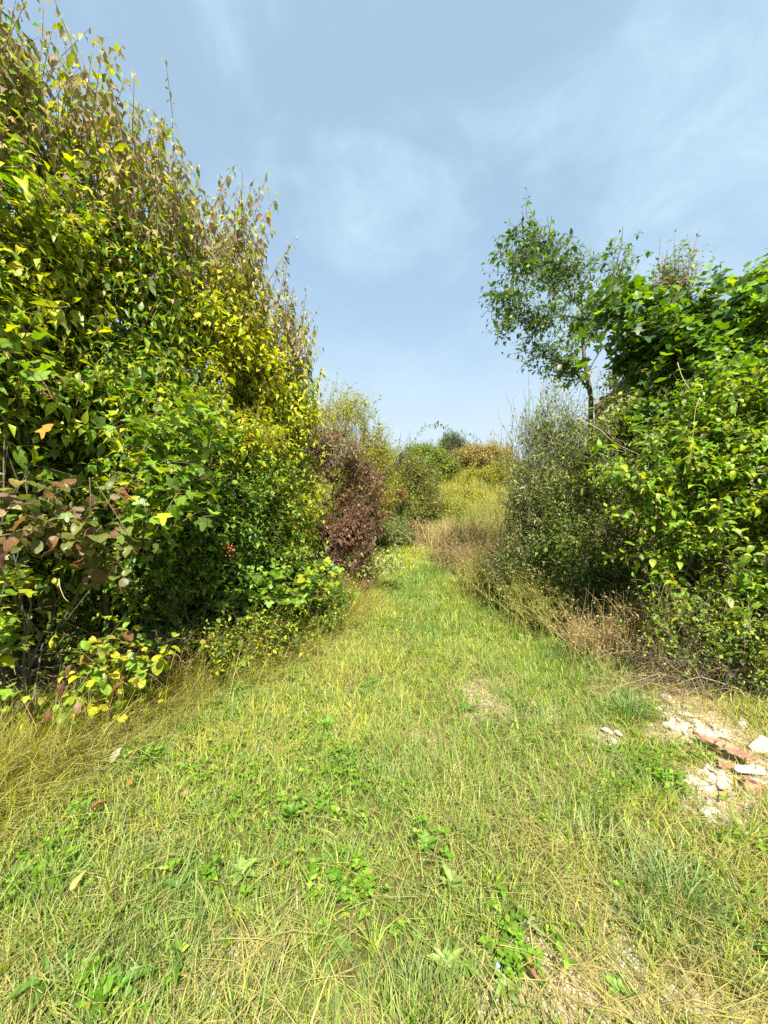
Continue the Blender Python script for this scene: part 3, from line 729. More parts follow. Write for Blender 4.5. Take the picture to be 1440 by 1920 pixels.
plant('pale_dogwood', 'pale green dogwood with large ribbed leaves at the right picture edge', 'shrub', (3.2, 3.7),
      [(3.15, 3.65, 1.95, .75, .5, .7), (2.95, 3.6, 1.1, .55, .4, .55), (3.6, 3.6, 2.35, .7, .5, .6), (2.8, 3.75, 1.85, .5, .4, .35), (3.3, 3.45, .75, .4, .35, .45), (3.5, 3.4, 1.5, .5, .4, .6), (4.4, 3.7, 1.5, .8, .5, 1.3), (5.3, 3.8, 1.6, .9, .6, 1.5)], 'ovate',
      [PALE, BGR, GRN, YG, DGR, TAN], (2.6, 2.2, 2.0, 1.6, .8, .15), 2700, shoot=(.28, .5), nodes=5, opposite=True, leaf=(.102, .055), abg=(.35, .85, .3), out_up=(.9, .2),
      hero=300, thick=.65, lump=.38, gap=-.35, gapf=3, seed=28, stem_r=.016, n_stems=9, up=1.1, bend=(0, 0, -.06))
plant('dog_rose', 'thin low rose with small yellow-green leaves among dead twigs by the rubble', 'shrub', (2.75, 3.35),
      [(2.85, 3.35, .5, .5, .25, .4), (2.35, 3.65, .3, .35, .25, .25), (3.2, 3.2, .45, .4, .25, .4), (2.6, 3.5, .6, .4, .25, .35)], 'simple', [YG, GRN, PALE, YEL], (2.2, 2, 1, .8), 520, shoot=(.2, .4), nodes=6,
      opposite=False, leaf=(.042, .028), abg=(.4, .8, .2), out_up=(.7, .5), hero=120, thick=.8, gap=-.5, seed=29, n_stems=7, stem_r=.005, up=1.0)

plant('spindle_thicket', 'yellowing thicket behind the pear trunk, below the house roof', 'shrub', (4.6, 9.0),
      [(4.3, 9.0, 2.2, 1.0, .7, 1.7), (5.6, 9.2, 2.3, 1.2, .7, 1.8), (7.0, 9.2, 2.3, 1.2, .8, 1.9), (3.6, 8.6, 1.6, .8, .7, 1.3)], 'chip',
      [OLV, YG, YEL, GRN, TAN], (2, 2.2, 1.4, 1.6, .8), 2600, shoot=(.3, .55), nodes=7, opposite=False, leaf=(.085, .05), abg=(.4, .8, .2), out_up=(.7, .5),
      thick=.5, lump=.22, seed=41, stem_r=.025, rw=.003)
# leaning pear tree with a visible trunk and limbs
def pear_tree():
    base = np.array([3.47, 6.45, gz(3.47, 6.45)])
    root = link('pear_tree', None, loc=base)
    tag(root, 'leaning pear tree whose bare forked trunk and long bough reach over the path', 'tree')
    Y = 6.4
    def pth(pts):
        return np.array([at(px, py, Y + dy_) for px, py, dy_ in pts])
    trunk = np.concatenate([[base + np.array([0, 0, -.05]), base + np.array([.02, 0, .8]), base + np.array([-.02, 0, 1.7])], pth([(1108, 745, 0), (1100, 700, 0), (1094, 660, 0), (1092, 610, .1)])])
    V, T = tubes([(trunk, np.array([.055, .05, .045, .04, .034, .028, .022]))], 8)
    link('trunk', raw_mesh('trunk', V - base, T, M_BARK, None, True), root)
    limbs = [pth([(1106, 735, 0), (1085, 705, -.02), (1049, 678, -.05), (1010, 668, -.1), (985, 660, -.1)]),
             pth([(1118, 700, .1), (1130, 650, .1), (1105, 600, .0), (1077, 565, -.05), (1021, 521, -.1), (973, 497, -.15), (935, 470, -.2)]),
             pth([(1105, 600, .0), (1060, 592, -.1), (1021, 597, -.2), (960, 607, -.25), (925, 612, -.3)]),
             pth([(1077, 565, -.05), (1060, 520, 0), (1040, 470, 0), (1030, 430, 0), (1025, 404, 0)]),
             pth([(1094, 660, 0), (1120, 600, .15), (1150, 520, .2), (1165, 460, .2), (1168, 422, .2)]),
             pth([(1021, 521, -.1), (1000, 480, -.05), (985, 450, 0), (960, 435, 0)]),
             pth([(1092, 610, .1), (1090, 560, .1), (1085, 510, .15), (1070, 480, .2)])]
    limbs[1][0] = trunk[4]
    for q in limbs:
        r = np.linspace(.022, .003, len(q))
        V, T = tubes([(q, r)], 6)
        link('limb', raw_mesh('limb', V - base, T, M_BARK, None, True), root)
    lv = Leaves('simple'); tw = []
    cf_ = pal_fn((2.4, 1.8, 1.6, 1.4, .5, .35), None, 31, 2.5)
    blobs = [(*at(985, 500, 6.3), .5, .46, .6), (*at(950, 560, 6.2), .36, .36, .48), (*at(1040, 540, 6.4), .48, .46, .62), (*at(1080, 610, 6.4), .42, .42, .42),
             (*at(1000, 600, 6.2), .52, .42, .26), (*at(1150, 500, 6.6), .36, .36, .6), (*at(1040, 640, 6.3), .42, .36, .28), (*at(1010, 480, 6.3), .4, .36, .25), (*at(1060, 690, 6.3), .4, .35, .3), (*at(1165, 730, 6.4), .3, .35, .4)]
    p, nr = sample_shell(blobs, 520, .95, .25, 31, -.35, 3, 1.0)
    al = []
    for li, q in enumerate(limbs):
        t = rng.uniform(.3, (1.02, 1.02, 1.02, .55, .7, .9, 1)[li], 46) * (len(q) - 1); i0 = np.clip(t.astype(int), 0, len(q) - 2); f_ = (t - i0)[:, None]
        al.append(q[i0] * (1 - f_) + q[i0 + 1] * f_)
    al = np.concatenate(al); an = unit(rng.normal(size=al.shape))
    p = np.concatenate([p, al + an * .25]); nr = np.concatenate([nr, an])
    n = len(p)
    D = unit(nr * .7 + np.array([-.4, 0, .05]) + rng.normal(0, .4, (n, 3)))
    L = rng.uniform(.22, .48, n)
    grow(lv, p - D * (L * .8)[:, None], D, L, rng.normal(0, .05, (n, 3)), 6, False, .108, .060, .45, .8, .35, cf_, tw, .5, .0026)
    lv.join()
    TP = np.concatenate([x[0] for x in tw]); TR = np.concatenate([x[1] for x in tw])
    V, T = tubes_bulk(TP, TR)
    tag(link('twigs', raw_mesh('twigs', V - base, T, M_TWIG), root), kind='stuff')
    PLANTS.append((root, base, lv, np.array([TEAL, GRN, DGR, BGR, YG, BRN], float), 300))
pear_tree()

# ------------------------------------------------------------------ choose the leaves that show largest, build all foliage
def build_foliage():
    gw, gh = 288, 384
    zb = np.full(gw * gh, 1e9)
    info = []
    for root, base, lv, pal, hero in PLANTS:
        c = lv.P + lv.Y * (lv.L * .5)[:, None]
        yy = np.maximum(c[:, 1], .2)
        u = (720 + FPX * c[:, 0] / yy) / 1440; v = (960 - FPX * (c[:, 2] - CAM_H) / yy) / 1920
        inside = (u > 0) & (u < 1) & (v > 0) & (v < 1)
        cell = np.where(inside, (v * gh).astype(int).clip(0, gh - 1) * gw + (u * gw).astype(int).clip(0, gw - 1), 0)
        np.minimum.at(zb, cell[inside], yy[inside])
        info.append((inside, cell, yy))
    cache = {}
    for (root, base, lv, pal, hero), (inside, cell, yy) in zip(PLANTS, info):
        keep = np.ones(lv.n, bool)
        if hero:
            vis = inside & (yy < zb[cell] + .07)
            view = unit(lv.P - np.array([0, 0, CAM_H]))
            face = np.abs((lv.Z * view).sum(1))
            area = lv.L * lv.W * (face + .15) * (FPX / yy) ** 2 * vis
            order = np.argsort(-area)[:hero]
            order = order[area[order] > 90]
            keep[order] = False
            hk = HERO_OF.get(lv.kind, lv.kind)
            V0, F0 = TPL[hk]
            for i in order:
                key = (hk, int(lv.C[i]), tuple(np.round(pal[lv.C[i]], 4)), int(i) % 3)
                me = cache.get(key)
                if me is None:
                    Vv = V0.copy(); Vv[:, 2] *= (.5, 1.0, 1.7)[key[3]]
                    c = np.clip(pal[lv.C[i]] * (.85, 1.0, 1.16)[key[3]], 0, .9)
                    me = cache[key] = raw_mesh('leaf', Vv, F0, M_LEAF, np.repeat(c[None], len(V0), 0), True)
                o = bpy.data.objects.new('leaf', me)
                COL.objects.link(o)
                o.parent = root
                P = lv.P[i] - base
                m = np.eye(4)
                m[:3, 0] = lv.X[i] * lv.W[i]; m[:3, 1] = lv.Y[i] * lv.L[i]; m[:3, 2] = lv.Z[i] * lv.L[i]; m[:3, 3] = P
                o.matrix_basis = Matrix(m.tolist())
        tag(link('foliage', bulk_mesh('foliage', lv, keep, pal, base), root), kind='stuff')
build_foliage()

# ------------------------------------------------------------------ grass
XL = lambda y: np.interp(y, [0, 2.6, 3.9, 6, 11.5, 16], [-3.0, -2.25, -1.55, -.75, -.35, -.3])     # foot of the left hedge
XR = lambda y: np.interp(y, [0, 2.2, 3.5, 5, 8, 14], [3.6, 2.7, 2.3, 2.0, 1.9, 2.2])              # edge of the dry weeds

def blades(base, h, lean, az, wid, col, segs=3, droop=.5, face=None):
    n = len(base)
    t = np.array([0, .45, .8, 1.0]) if segs == 3 else np.array([0, .6, 1.0])
    wt = np.array([1, .85, .5, 0]) if segs == 3 else np.array([1, .7, 0])
    k = len(t)
    dirh = np.stack([np.cos(az), np.sin(az), np.zeros(n)], -1)
    hor = (np.sin(lean) * h)[:, None] * (t[None] ** 1.4)
    ver = (np.cos(lean) * h)[:, None] * (t[None] - droop * t[None] ** 2 * np.clip(lean, 0, 1.4)[:, None] * .6)
    C = base[:, None] + dirh[:, None] * hor[..., None]
    C[:, :, 2] += np.maximum(ver, .002 + .004 * t[None])
    C[:, :, :2] += np.stack([-np.sin(az), np.cos(az)], -1)[:, None] * ((h * rng.normal(0, .22, n))[:, None] * t[None] ** 2)[..., None]
    fa = az + math.pi / 2 + rng.normal(0, .5, n) if face is None else face
    sd = np.stack([np.cos(fa), np.sin(fa), rng.normal(0, .15, n)], -1)
    Lf = C - sd[:, None] * (wid[:, None] * wt[None] * .5)[..., None]
    Rt = C + sd[:, None] * (wid[:, None] * wt[None] * .5)[..., None]
    V = np.empty((n, 2 * k - 1, 3))
    V[:, 0:2 * (k - 1):2] = Lf[:, :-1]; V[:, 1:2 * (k - 1):2] = Rt[:, :-1]; V[:, -1] = C[:, -1]
    F = []
    for s in range(k - 2):
        a = 2 * s
        F += [(a, a + 1, a + 3), (a, a + 3, a + 2)]
    a = 2 * (k - 2); F.append((a, a + 1, a + 2))
    F = np.array(F)
    T = (F[None] + (np.arange(n) * (2 * k - 1))[:, None, None]).reshape(-1, 3)
    c = np.repeat(np.clip(col, .01, .9), 2 * k - 1, 0)
    return V.reshape(-1, 3), T, c

class Heap:
    def __init__(s): s.V, s.T, s.C, s.n = [], [], [], 0
    def add(s, V, T, c):
        s.V.append(V); s.T.append(T + s.n); s.C.append(c); s.n += len(V)
    def build(s, name, mat, parent=None, base=None):
        V = np.concatenate(s.V)
        if base is not None: V = V - np.asarray(base)
        return link(name, raw_mesh(name, V, np.concatenate(s.T), mat, np.concatenate(s.C)), parent, base if parent is None else None)

G1 = np.array([.175, .345, .014]); G2 = np.array([.50, .505, .026]); G3 = np.array([.095, .185, .010]); ST = np.array([.53, .41, .115]); ST2 = np.array([.36, .25, .055])

def grass():
    green, dry = Heap(), Heap()
    bands = ((.0, .85, 2600, 2, .007, .085), (.85, 1.7, 8200, 3, .0042, .085), (1.7, 2.8, 6600, 3, .0048, .092), (2.8, 4.6, 4200, 3, .0060, .10), (4.6, 7.5, 2300, 2, .0092, .105), (7.5, 11, 1300, 2, .014, .115), (11, 16.5, 750, 2, .020, .13))
    for y0, y1, dens, segs, wd, hh in bands:
        xa, xb = -min(y1 * 1.12 + .8, 3.2) - .1, min(y1 * 1.12 + .9, 3.4) + .1
        n = int(dens * (xb - xa) * (y1 - y0))
        x = rng.uniform(xa, xb, n); y = rng.uniform(y0, y1, n)
        # bunch into tufts
        q = rng.integers(0, max(n // 9, 1), n)
        tx = rng.uniform(xa, xb, n // 9 + 1); ty = rng.uniform(y0, y1, n // 9 + 1)
        m = rng.random(n) < .62
        x = np.where(m, tx[q] + rng.normal(0, .022, n), x); y = np.where(m, ty[q] + rng.normal(0, .022, n), y)
        ok = (x > XL(y) - .35) & (x < XR(y) + .5)
        b = bare(x, y)
        ok &= rng.random(n) > b * .8
        x, y, b, q, m = x[ok], y[ok], b[ok], q[ok], m[ok]
        n = len(x)
        p2 = np.stack([x, y], -1)
        big = sn(p2, 31, .9); mid = sn(p2, 32, 3.2)
        dl = x - XL(y); dr = XR(y) - x
        edge = smooth(.75, .0, dl)
        dryp = .17 + .26 * big + .24 * mid + .35 * b + .20 * smooth(.9, .1, dr) + .22 * smooth(1.1, .3, dl) - .12 * smooth(3, 6, y)
        lu = lush(x, y)
        dryp = dryp * (1 - .8 * lu)
        isdry = rng.random(n) < dryp
        h = hh * rng.uniform(.45, 1.35, n) * (1 + .35 * mid) + edge * rng.uniform(.0, .28, n)
        tall = rng.random(n) < .03
        h = np.where(tall, h * 1.9, h)
        lean = np.abs(rng.normal(.62, .42, n)); lean = np.where(isdry, lean + rng.uniform(.2, .8, n), lean)
        lean = np.clip(lean, .05, 1.52)
        azt = rng.uniform(0, 6.28, len(tx))
        az = np.where(m & (rng.random(n) < .5), azt[np.minimum(q, len(tx) - 1)] + rng.normal(0, .9, n), rng.uniform(0, 6.28, n))
        h = np.where(isdry, h * 1.25, h)
        wdt = wd * rng.uniform(.45, 1.2, n) * np.where(isdry, .75, 1) * np.where(rng.random(n) < .12, 1.9, 1)
        base = np.stack([x, y, ground_z(x, y) - .004], -1)
        k = np.clip(.5 + .55 * big + .45 * sn(p2, 33, 2.0) + rng.normal(0, .25, n), 0, 1)[:, None]
        cg = G1 * (1 - k) + G2 * k
        k = k * (1 - .7 * lu[:, None])
        cg = G1 * (1 - k) + G2 * k
        g3 = rng.random(n) < .18 + .15 * lu + .14 * smooth(2.6, 1.3, y)
        cg = np.where(g3[:, None], G3, cg)
        cg = cg * (1 + rng.normal(0, .16, (n, 1)))
        cdry = ST * (1 - rng.random((n, 1)) * .6) + ST2 * rng.random((n, 1)) * .5
        cdry = np.where(rng.random((n, 1)) < .3, cg * .4 + ST * .6, cdry)
        for hp, sel, cc in ((green, ~isdry, cg), (dry, isdry, cdry)):
            V, T, c = blades(base[sel], h[sel], lean[sel], az[sel], wdt[sel], cc[sel], segs)
            hp.add(V, T, c)
    n = 14000
    x = rng.uniform(2.6, 8, n); y = rng.uniform(-.5, 3.6, n); ok = x > XR(y) + .3; x, y = x[ok], y[ok]; n = len(x)
    base = np.stack([x, y, ground_z(x, y) - .004], -1); kk = rng.random((n, 1))
    V, T, c = blades(base, rng.uniform(.07, .2, n), np.abs(rng.normal(.6, .4, n)), rng.uniform(0, 6.28, n), rng.uniform(.008, .018, n), G1 * kk + ST * (1 - kk), 2); green.add(V, T, c)
    # long yellowed grass flopping out of the left hedge foot
    n = 9500
    y = 1.7 + rng.random(n) ** 1.3 * 6; x = XL(y) + rng.normal(.10, .24, n)
    base = np.stack([x, y, ground_z(x, y)], -1)
    h = rng.uniform(.18, .68, n); lean = np.clip(rng.normal(.75, .35, n), .1, 1.4); az = rng.normal(-.35, .8, n)
    kk = rng.random((n, 1))
    cc = np.where(rng.random((n, 1)) < .55, np.array([.42, .37, .06]) * (1 - kk) + G2 * kk, ST * (1 - .4 * kk))
    V, T, c = blades(base, h, lean, az, rng.uniform(.003, .006, n), cc, 3, .7); dry.add(V, T, c)
    # loose straw lying over everything
    n = 6500
    y = .9 + rng.random(n) ** 1.3 * 4.6; x = rng.uniform(-1, 1, n) * np.minimum(y * 1.05, 2.6) + .1
    ok = (x > XL(y)) & (x < XR(y) + .3); x, y = x[ok], y[ok]; n = len(x)
    d = .5 + .5 * sn(np.stack([x, y], -1), 44, 2.2) + bare(x, y) * .6
    ok = rng.random(n) < d; x, y = x[ok], y[ok]; n = len(x)
    base = np.stack([x, y, ground_z(x, y) + rng.uniform(.01, .05, n)], -1)
    V, T, c = blades(base, rng.uniform(.08, .3, n), rng.uniform(1.25, 1.55, n), rng.uniform(0, 6.28, n), rng.uniform(.0020, .0040, n), ST * (1 - .35 * rng.random((n, 1))), 3, .3); dry.add(V, T, c)
    nc = 190
    cy_ = .95 + rng.random(nc) ** 1.25 * 4.2; cx_ = rng.uniform(-1, 1, nc) * np.minimum(cy_ * 1.05, 2.3) + .15
    wq = .35 + .65 * smooth(-.3, .6, sn(np.stack([cx_, cy_], -1), 31, .9) + .6 * sn(np.stack([cx_, cy_], -1), 32, 3.2))
    m_ = (rng.uniform(20, 75, nc) * wq).astype(int)
    i = np.repeat(np.arange(nc), m_); n = len(i)
    r_ = rng.uniform(.04, .13, nc)[i]
    x = cx_[i] + rng.normal(0, 1, n) * r_; y = cy_[i] + rng.normal(0, 1, n) * r_
    ok = (x > XL(y)) & (x < XR(y) + .4) & (y > .85); i, x, y = i[ok], x[ok], y[ok]; n = len(x)
    base = np.stack([x, y, ground_z(x, y) + rng.uniform(.0, .04, n)], -1)
    fan = rng.uniform(.25, 1.1, nc)[i]
    V, T, c = blades(base, rng.uniform(.09, .30, n), rng.uniform(.95, 1.5, n), rng.uniform(0, 6.28, nc)[i] + rng.normal(0, 1, n) * fan,
                     rng.uniform(.0018, .0042, n), np.where(rng.random((n, 1)) < .3, np.array([.46, .41, .05]), ST * rng.uniform(.5, 1.12, (n, 1))), 3, .9); dry.add(V, T, c)
    nc = 560
    cy_ = .95 + rng.random(nc) ** 1.15 * 7; cx_ = rng.uniform(-1, 1, nc) * np.minimum(cy_ * 1.05, 2.3) + .15
    m_ = rng.integers(14, 60, nc); i = np.repeat(np.arange(nc), m_); n = len(i)
    r_ = rng.uniform(.012, .05, nc)[i]
    x = cx_[i] + rng.normal(0, 1, n) * r_; y = cy_[i] + rng.normal(0, 1, n) * r_
    ok = (x > XL(y)) & (x < XR(y)) & (y > .85) & (bare(x, y) < .6); i, x, y = i[ok], x[ok], y[ok]; n = len(x)
    base = np.stack([x, y, ground_z(x, y) - .004], -1)
    az = np.arctan2(y - cy_[i], x - cx_[i]) + rng.normal(0, .7, n)
    tone = rng.random(nc)[i][:, None]
    V, T, c = blades(base, rng.uniform(.5, 1.2, n) * rng.uniform(.08, .19, nc)[i], np.clip(np.abs(rng.normal(.6, .35, n)), .05, 1.4), az, rng.uniform(.0035, .0068, n),
                     (np.array([.13, .26, .012]) * tone + np.array([.34, .43, .022]) * (1 - tone)) * rng.uniform(.75, 1.2, (n, 1)), 3, .8); green.add(V, T, c)
    tag(green.build('grass', M_GRASS), 'short green mown grass covering the path', 'grass', kind='stuff')
    tag(dry.build('dry_grass', M_GRASS), 'straw-yellow dry grass lying between the green blades', 'dry grass', kind='stuff')
    # clover and small broad leaves in the turf
    n = 17000
    y = .9 + rng.random(n) ** 1.2 * 6.0; x = rng.uniform(-1, 1, n) * np.minimum(y * 1.08, 2.6) + .1
    p2 = np.stack([x, y], -1)
    ok = (x > XL(y)) & (x < XR(y)) & (sn(p2, 61, 2.2) + .9 * sn(p2, 62, 9) > .25 + .9 * rng.random(n)) & (bare(x, y) < .5)
    x, y = x[ok], y[ok]
    B = np.array(LUSH)[rng.integers(0, len(LUSH), 2000)]
    x2 = B[:, 0] + rng.normal(0, 1.0, 2000) * B[:, 2]; y2 = B[:, 1] + rng.normal(0, 1.0, 2000) * B[:, 3]
    ok = (lush(x2, y2) + .25 > rng.random(2000)) & (sn(np.stack([x2, y2], -1), 63, 14) > -.25) & (y2 > .9) & (y2 < 6) & (x2 > XL(y2)); x2, y2 = x2[ok], y2[ok]
    big_ = np.concatenate([np.zeros(len(x)), np.ones(len(x2))])
    x = np.concatenate([x, x2]); y = np.concatenate([y, y2]); n = len(x)
    c0 = np.stack([x, y, ground_z(x, y) + rng.uniform(.012, .06, n) * (1 + .25 * big_)], -1)
    lv = Leaves('simple')
    a0 = rng.uniform(0, 6.28, n); s = rng.uniform(.014, .030, n) * (1 + .35 * big_ * rng.random(n))
    for k in range(3):
        a = a0 + k * 2.09
        Yd = np.stack([np.cos(a), np.sin(a), rng.uniform(-.1, .5, n)], -1)
        X, Yu, Z = frames(Yd, np.array([0, 0, 1.]) + rng.normal(0, .2, (n, 3)))
        lv.add(c0, X, Yu, Z, s, s * .85, rng.choice(4, n, p=[.45, .3, .15, .1]))
    lv.join()
    pal = np.array([(.17, .33, .025), (.12, .24, .02), (.27, .40, .05), (.33, .37, .05)])
    me = bulk_mesh('clover', lv, np.ones(lv.n, bool), pal, np.zeros(3))
    tag(link('clover', me), 'small clover leaves carpeting the turf', 'clover', kind='stuff')
grass()

# rough field beyond the path: tall yellow-green grass and weeds
def field():
    hp = Heap()
    n = 26000
    y = 12.2 + rng.random(n) ** 1.4 * 12; x = rng.uniform(.9, 8.5, n)
    ok = (x > np.interp(y, [12, 14, 16, 24], [1.6, 1.5, 1.2, 1.6])); x, y = x[ok], y[ok]; n = len(x)
    p2 = np.stack([x, y], -1)
    base = np.stack([x, y, ground_z(x, y)], -1)
    k = np.clip(.5 + .5 * sn(p2, 71, .8) + rng.normal(0, .25, n), 0, 1)[:, None]
    cc = np.array([.24, .31, .03]) * (1 - k) + np.array([.45, .39, .06]) * k
    dryb = (smooth(14.6, 12.6, y) * .75 > rng.random(n))[:, None]
    cc = np.where(dryb, np.array([.46, .37, .22]) * (1 - .3 * rng.random((n, 1))), cc)
    h = rng.uniform(.35, .95, n) * (1 + .3 * sn(p2, 72, 1.5))
    V, T, c = blades(base, h, np.abs(rng.normal(.3, .25, n)), rng.uniform(0, 6.28, n), rng.uniform(.018, .036, n), cc, 2); hp.add(V, T, c)
    tag(hp.build('meadow_grass', M_GRASS), 'tall yellow-green rough grass on the rise beyond the path', 'meadow grass', kind='stuff')
field()

# ------------------------------------------------------------------ dry weeds and tussocks (things)
def weed_stalks(name, label, x, y, n, h, spread, lean, cols, wid, side_n=3, group=None, azm=None):
    base = np.array([x, y, gz(x, y)])
    root = link(name, None, loc=base)
    tag(root, label, 'dry weed', group)
    bx = x + rng.normal(0, spread, n); by = y + rng.normal(0, spread * .8, n)
    ln = np.abs(rng.normal(lean, .25, n)); az = rng.uniform(0, 6.28, n) if azm is None else rng.normal(azm, .6, n)
    hh = rng.uniform(h * .55, h * 1.15, n)
    tt = np.array([0, .4, .75, 1.0])
    dirh = np.stack([np.cos(az), np.sin(az), np.zeros(n)], -1)
    B = np.stack([bx, by, ground_z(bx, by) - .01], -1)
    P = B[:, None] + dirh[:, None] * ((np.sin(ln) * hh)[:, None] * tt ** 1.5)[..., None]
    P[:, :, 2] += (np.cos(ln) * hh)[:, None] * (tt - .18 * tt ** 2)
    P += rng.normal(0, .012, P.shape)
    R = np.broadcast_to(wid * np.array([1, .85, .6, .3]), (n, 4))
    V, T = tubes_bulk(P, R)
    # side twigs
    m = n * side_n
    i = rng.integers(0, n, m); t = rng.uniform(.35, .95, m)
    f = np.searchsorted(tt, t) - 1; f = np.clip(f, 0, 2); u_ = (t - tt[f]) / (tt[f + 1] - tt[f])
    q = P[i, f] * (1 - u_)[:, None] + P[i, f + 1] * u_[:, None]
    d = unit(rng.normal(0, .6, (m, 3)) + np.array([0, 0, .75])); l = rng.uniform(.05, .2, m) * h / .6
    s3 = np.array([0, .5, 1.0])
    P2 = q[:, None] + d[:, None] * (l[:, None] * s3)[..., None]; P2[:, :, 2] -= (l[:, None] * .2 * s3 ** 2)
    V2, T2 = tubes_bulk(P2, np.broadcast_to(wid * .55 * np.array([1, .8, .5]), (m, 3)))
    c0 = np.array(cols[0]); c1 = np.array(cols[1])
    k = rng.random((len(V) // 12, 1)); col = np.repeat(c0 * k + c1 * (1 - k), 12, 0)
    k = rng.random((len(V2) // 9, 1)); col2 = np.repeat(c0 * k + c1 * (1 - k), 9, 0)
    tag(link('stalks', raw_mesh('stalks', V - base, T, M_GRASS, col), root), kind='stuff')
    tag(link('side_twigs', raw_mesh('side_twigs', V2 - base, T2, M_GRASS, col2), root), kind='stuff')
    # seed heads / shrivelled leaves at the twig ends
    e = P2[:, -1]
    lv = Leaves('chip'); r = 2
    for _ in range(r):
        Yd = unit(rng.normal(size=(m, 3)) + np.array([0, 0, .2])); X, Yu, Z = frames(Yd, rng.normal(size=(m, 3)))
        ss = rng.uniform(.012, .035, m) * (h / .6) ** .5
        lv.add(e + rng.normal(0, .01, (m, 3)), X, Yu, Z, ss, ss * .45, rng.choice(2, m))
    lv.join()
    tag(link('seed_heads', bulk_mesh('seed_heads', lv, np.ones(lv.n, bool), np.array(cols, float), base), root), kind='stuff')
    return root

DRY = ((.54, .41, .20), (.34, .25, .12)); DRY2 = ((.64, .50, .23), (.46, .35, .15)); DRYG = ((.46, .43, .12), (.36, .36, .08))
weed_stalks('dry_weed', 'feathery grey-brown weed nearest the path bend on the right verge', 1.7, 8.3, 190, 1.0, .28, .3, DRY, .0042)
weed_stalks('dry_weed', 'tall tan weed clump behind the feathery one, below the golden bush', 2.2, 10.2, 240, 1.25, .45, .28, DRY2, .006)
weed_stalks('dry_weed', 'olive-tan weed bank at the willow foot', 1.95, 6.7, 230, 1.0, .3, .3, DRYG, .0038)
weed_stalks('dry_weed', 'pale straw weed at the far right bend of the path', 1.9, 12.0, 220, 1.1, .5, .3, DRY2, .007)
weed_stalks('dry_weed', 'brown brushy weed between the grass and the dark elm thicket', 2.05, 5.4, 190, .95, .24, .26, DRYG, .0032)
weed_stalks('dry_weed', 'tall dry stalks standing before the meadow with dark seed spikes', 3.0, 10.8, 190, 1.9, .5, .18, DRYG, .006)
weed_stalks('dry_weed', 'straw-coloured fallen stalks fanning toward the path under the elm thicket', 2.2, 4.75, 130, .8, .2, .45, DRYG, .003, azm=2.4)
weed_stalks('dry_weed', 'tangled tan tussock of dead stems beside the green grass tuft on the right', 2.3, 4.15, 170, .6, .2, .4, DRY2, .0026)
weed_stalks('dry_weed', 'thin upright dead stems against the dark hollow of the right bushes', 2.6, 3.95, 150, .85, .26, .25, DRY2, .0026)
weed_stalks('dry_weed', 'low straw stems above the rubble tip at the bushes foot', 2.6, 3.5, 110, .45, .22, .4, DRY2, .0024)
weed_stalks('dry_weed', 'thin reddish-tan dead stems standing at the left hedge foot', -1.85, 3.25, 34, .75, .12, .3, ((.42, .27, .13), (.28, .17, .08)), .0028)

def tussock(label, px, py, n, h, cols, r=.07, w=.005, lean=.6):
    g = on_ground(px, py)
    hp = Heap()
    x = g[0] + rng.normal(0, r, n); y = g[1] + rng.normal(0, r, n)
    base = np.stack([x, y, ground_z(x, y) - .005], -1)
    az = np.arctan2(y - g[1], x - g[0]) + rng.normal(0, .6, n)
    k = rng.random((n, 1)); cc = np.array(cols[0]) * k + np.array(cols[1]) * (1 - k)
    V, T, c = blades(base, rng.uniform(.5, 1.1, n) * h, np.clip(np.abs(rng.normal(lean, .3, n)), .05, 1.45), az, rng.uniform(.6, 1.2, n) * w, cc, 3, .8)
    hp.add(V, T, c)
    o = hp.build('grass_tuft', M_GRASS, None, g)
    tag(o, label, 'grass tuft')
GRT = ((.11, .22, .03), (.18, .30, .05)); GRD = ((.38, .34, .13), (.20, .25, .05)); STT = ((.50, .41, .20), (.38, .30, .13))
tussock('lush green grass tuft near the lower right corner', 1265, 1690, 330, .22, GRT, .085, .0052)
tussock('green grass tuft at the right verge above the rubble', 1180, 1340, 260, .2, GRT, .07, .006)
tussock('bright grass tuft under the tan dead stems on the right', 1120, 1215, 240, .26, GRT, .08, .007)
tussock('dark green grass tuft among the dead stems before the right bushes', 1225, 1225, 200, .3, GRT, .06, .006)
tussock('pale bent straw tuft right of centre in the foreground', 1120, 1620, 240, .2, STT, .12, .0036, 1.1)
tussock('flattened straw tuft at the rubble top edge', 1170, 1285, 260, .3, STT, .12, .004, 1.15)
tussock('long yellow grass tuft at the left picture edge', 30, 1480, 260, .32, GRD, .1, .005, .7)
tussock('long flopping yellow grass tuft left of the pale fallen leaf', 130, 1420, 260, .36, GRD, .12, .005, .9)
tussock('tall green grass tuft at the bottom edge left of the pale dock rosette', 790, 1905, 130, .16, GRT, .05, .004, .4)

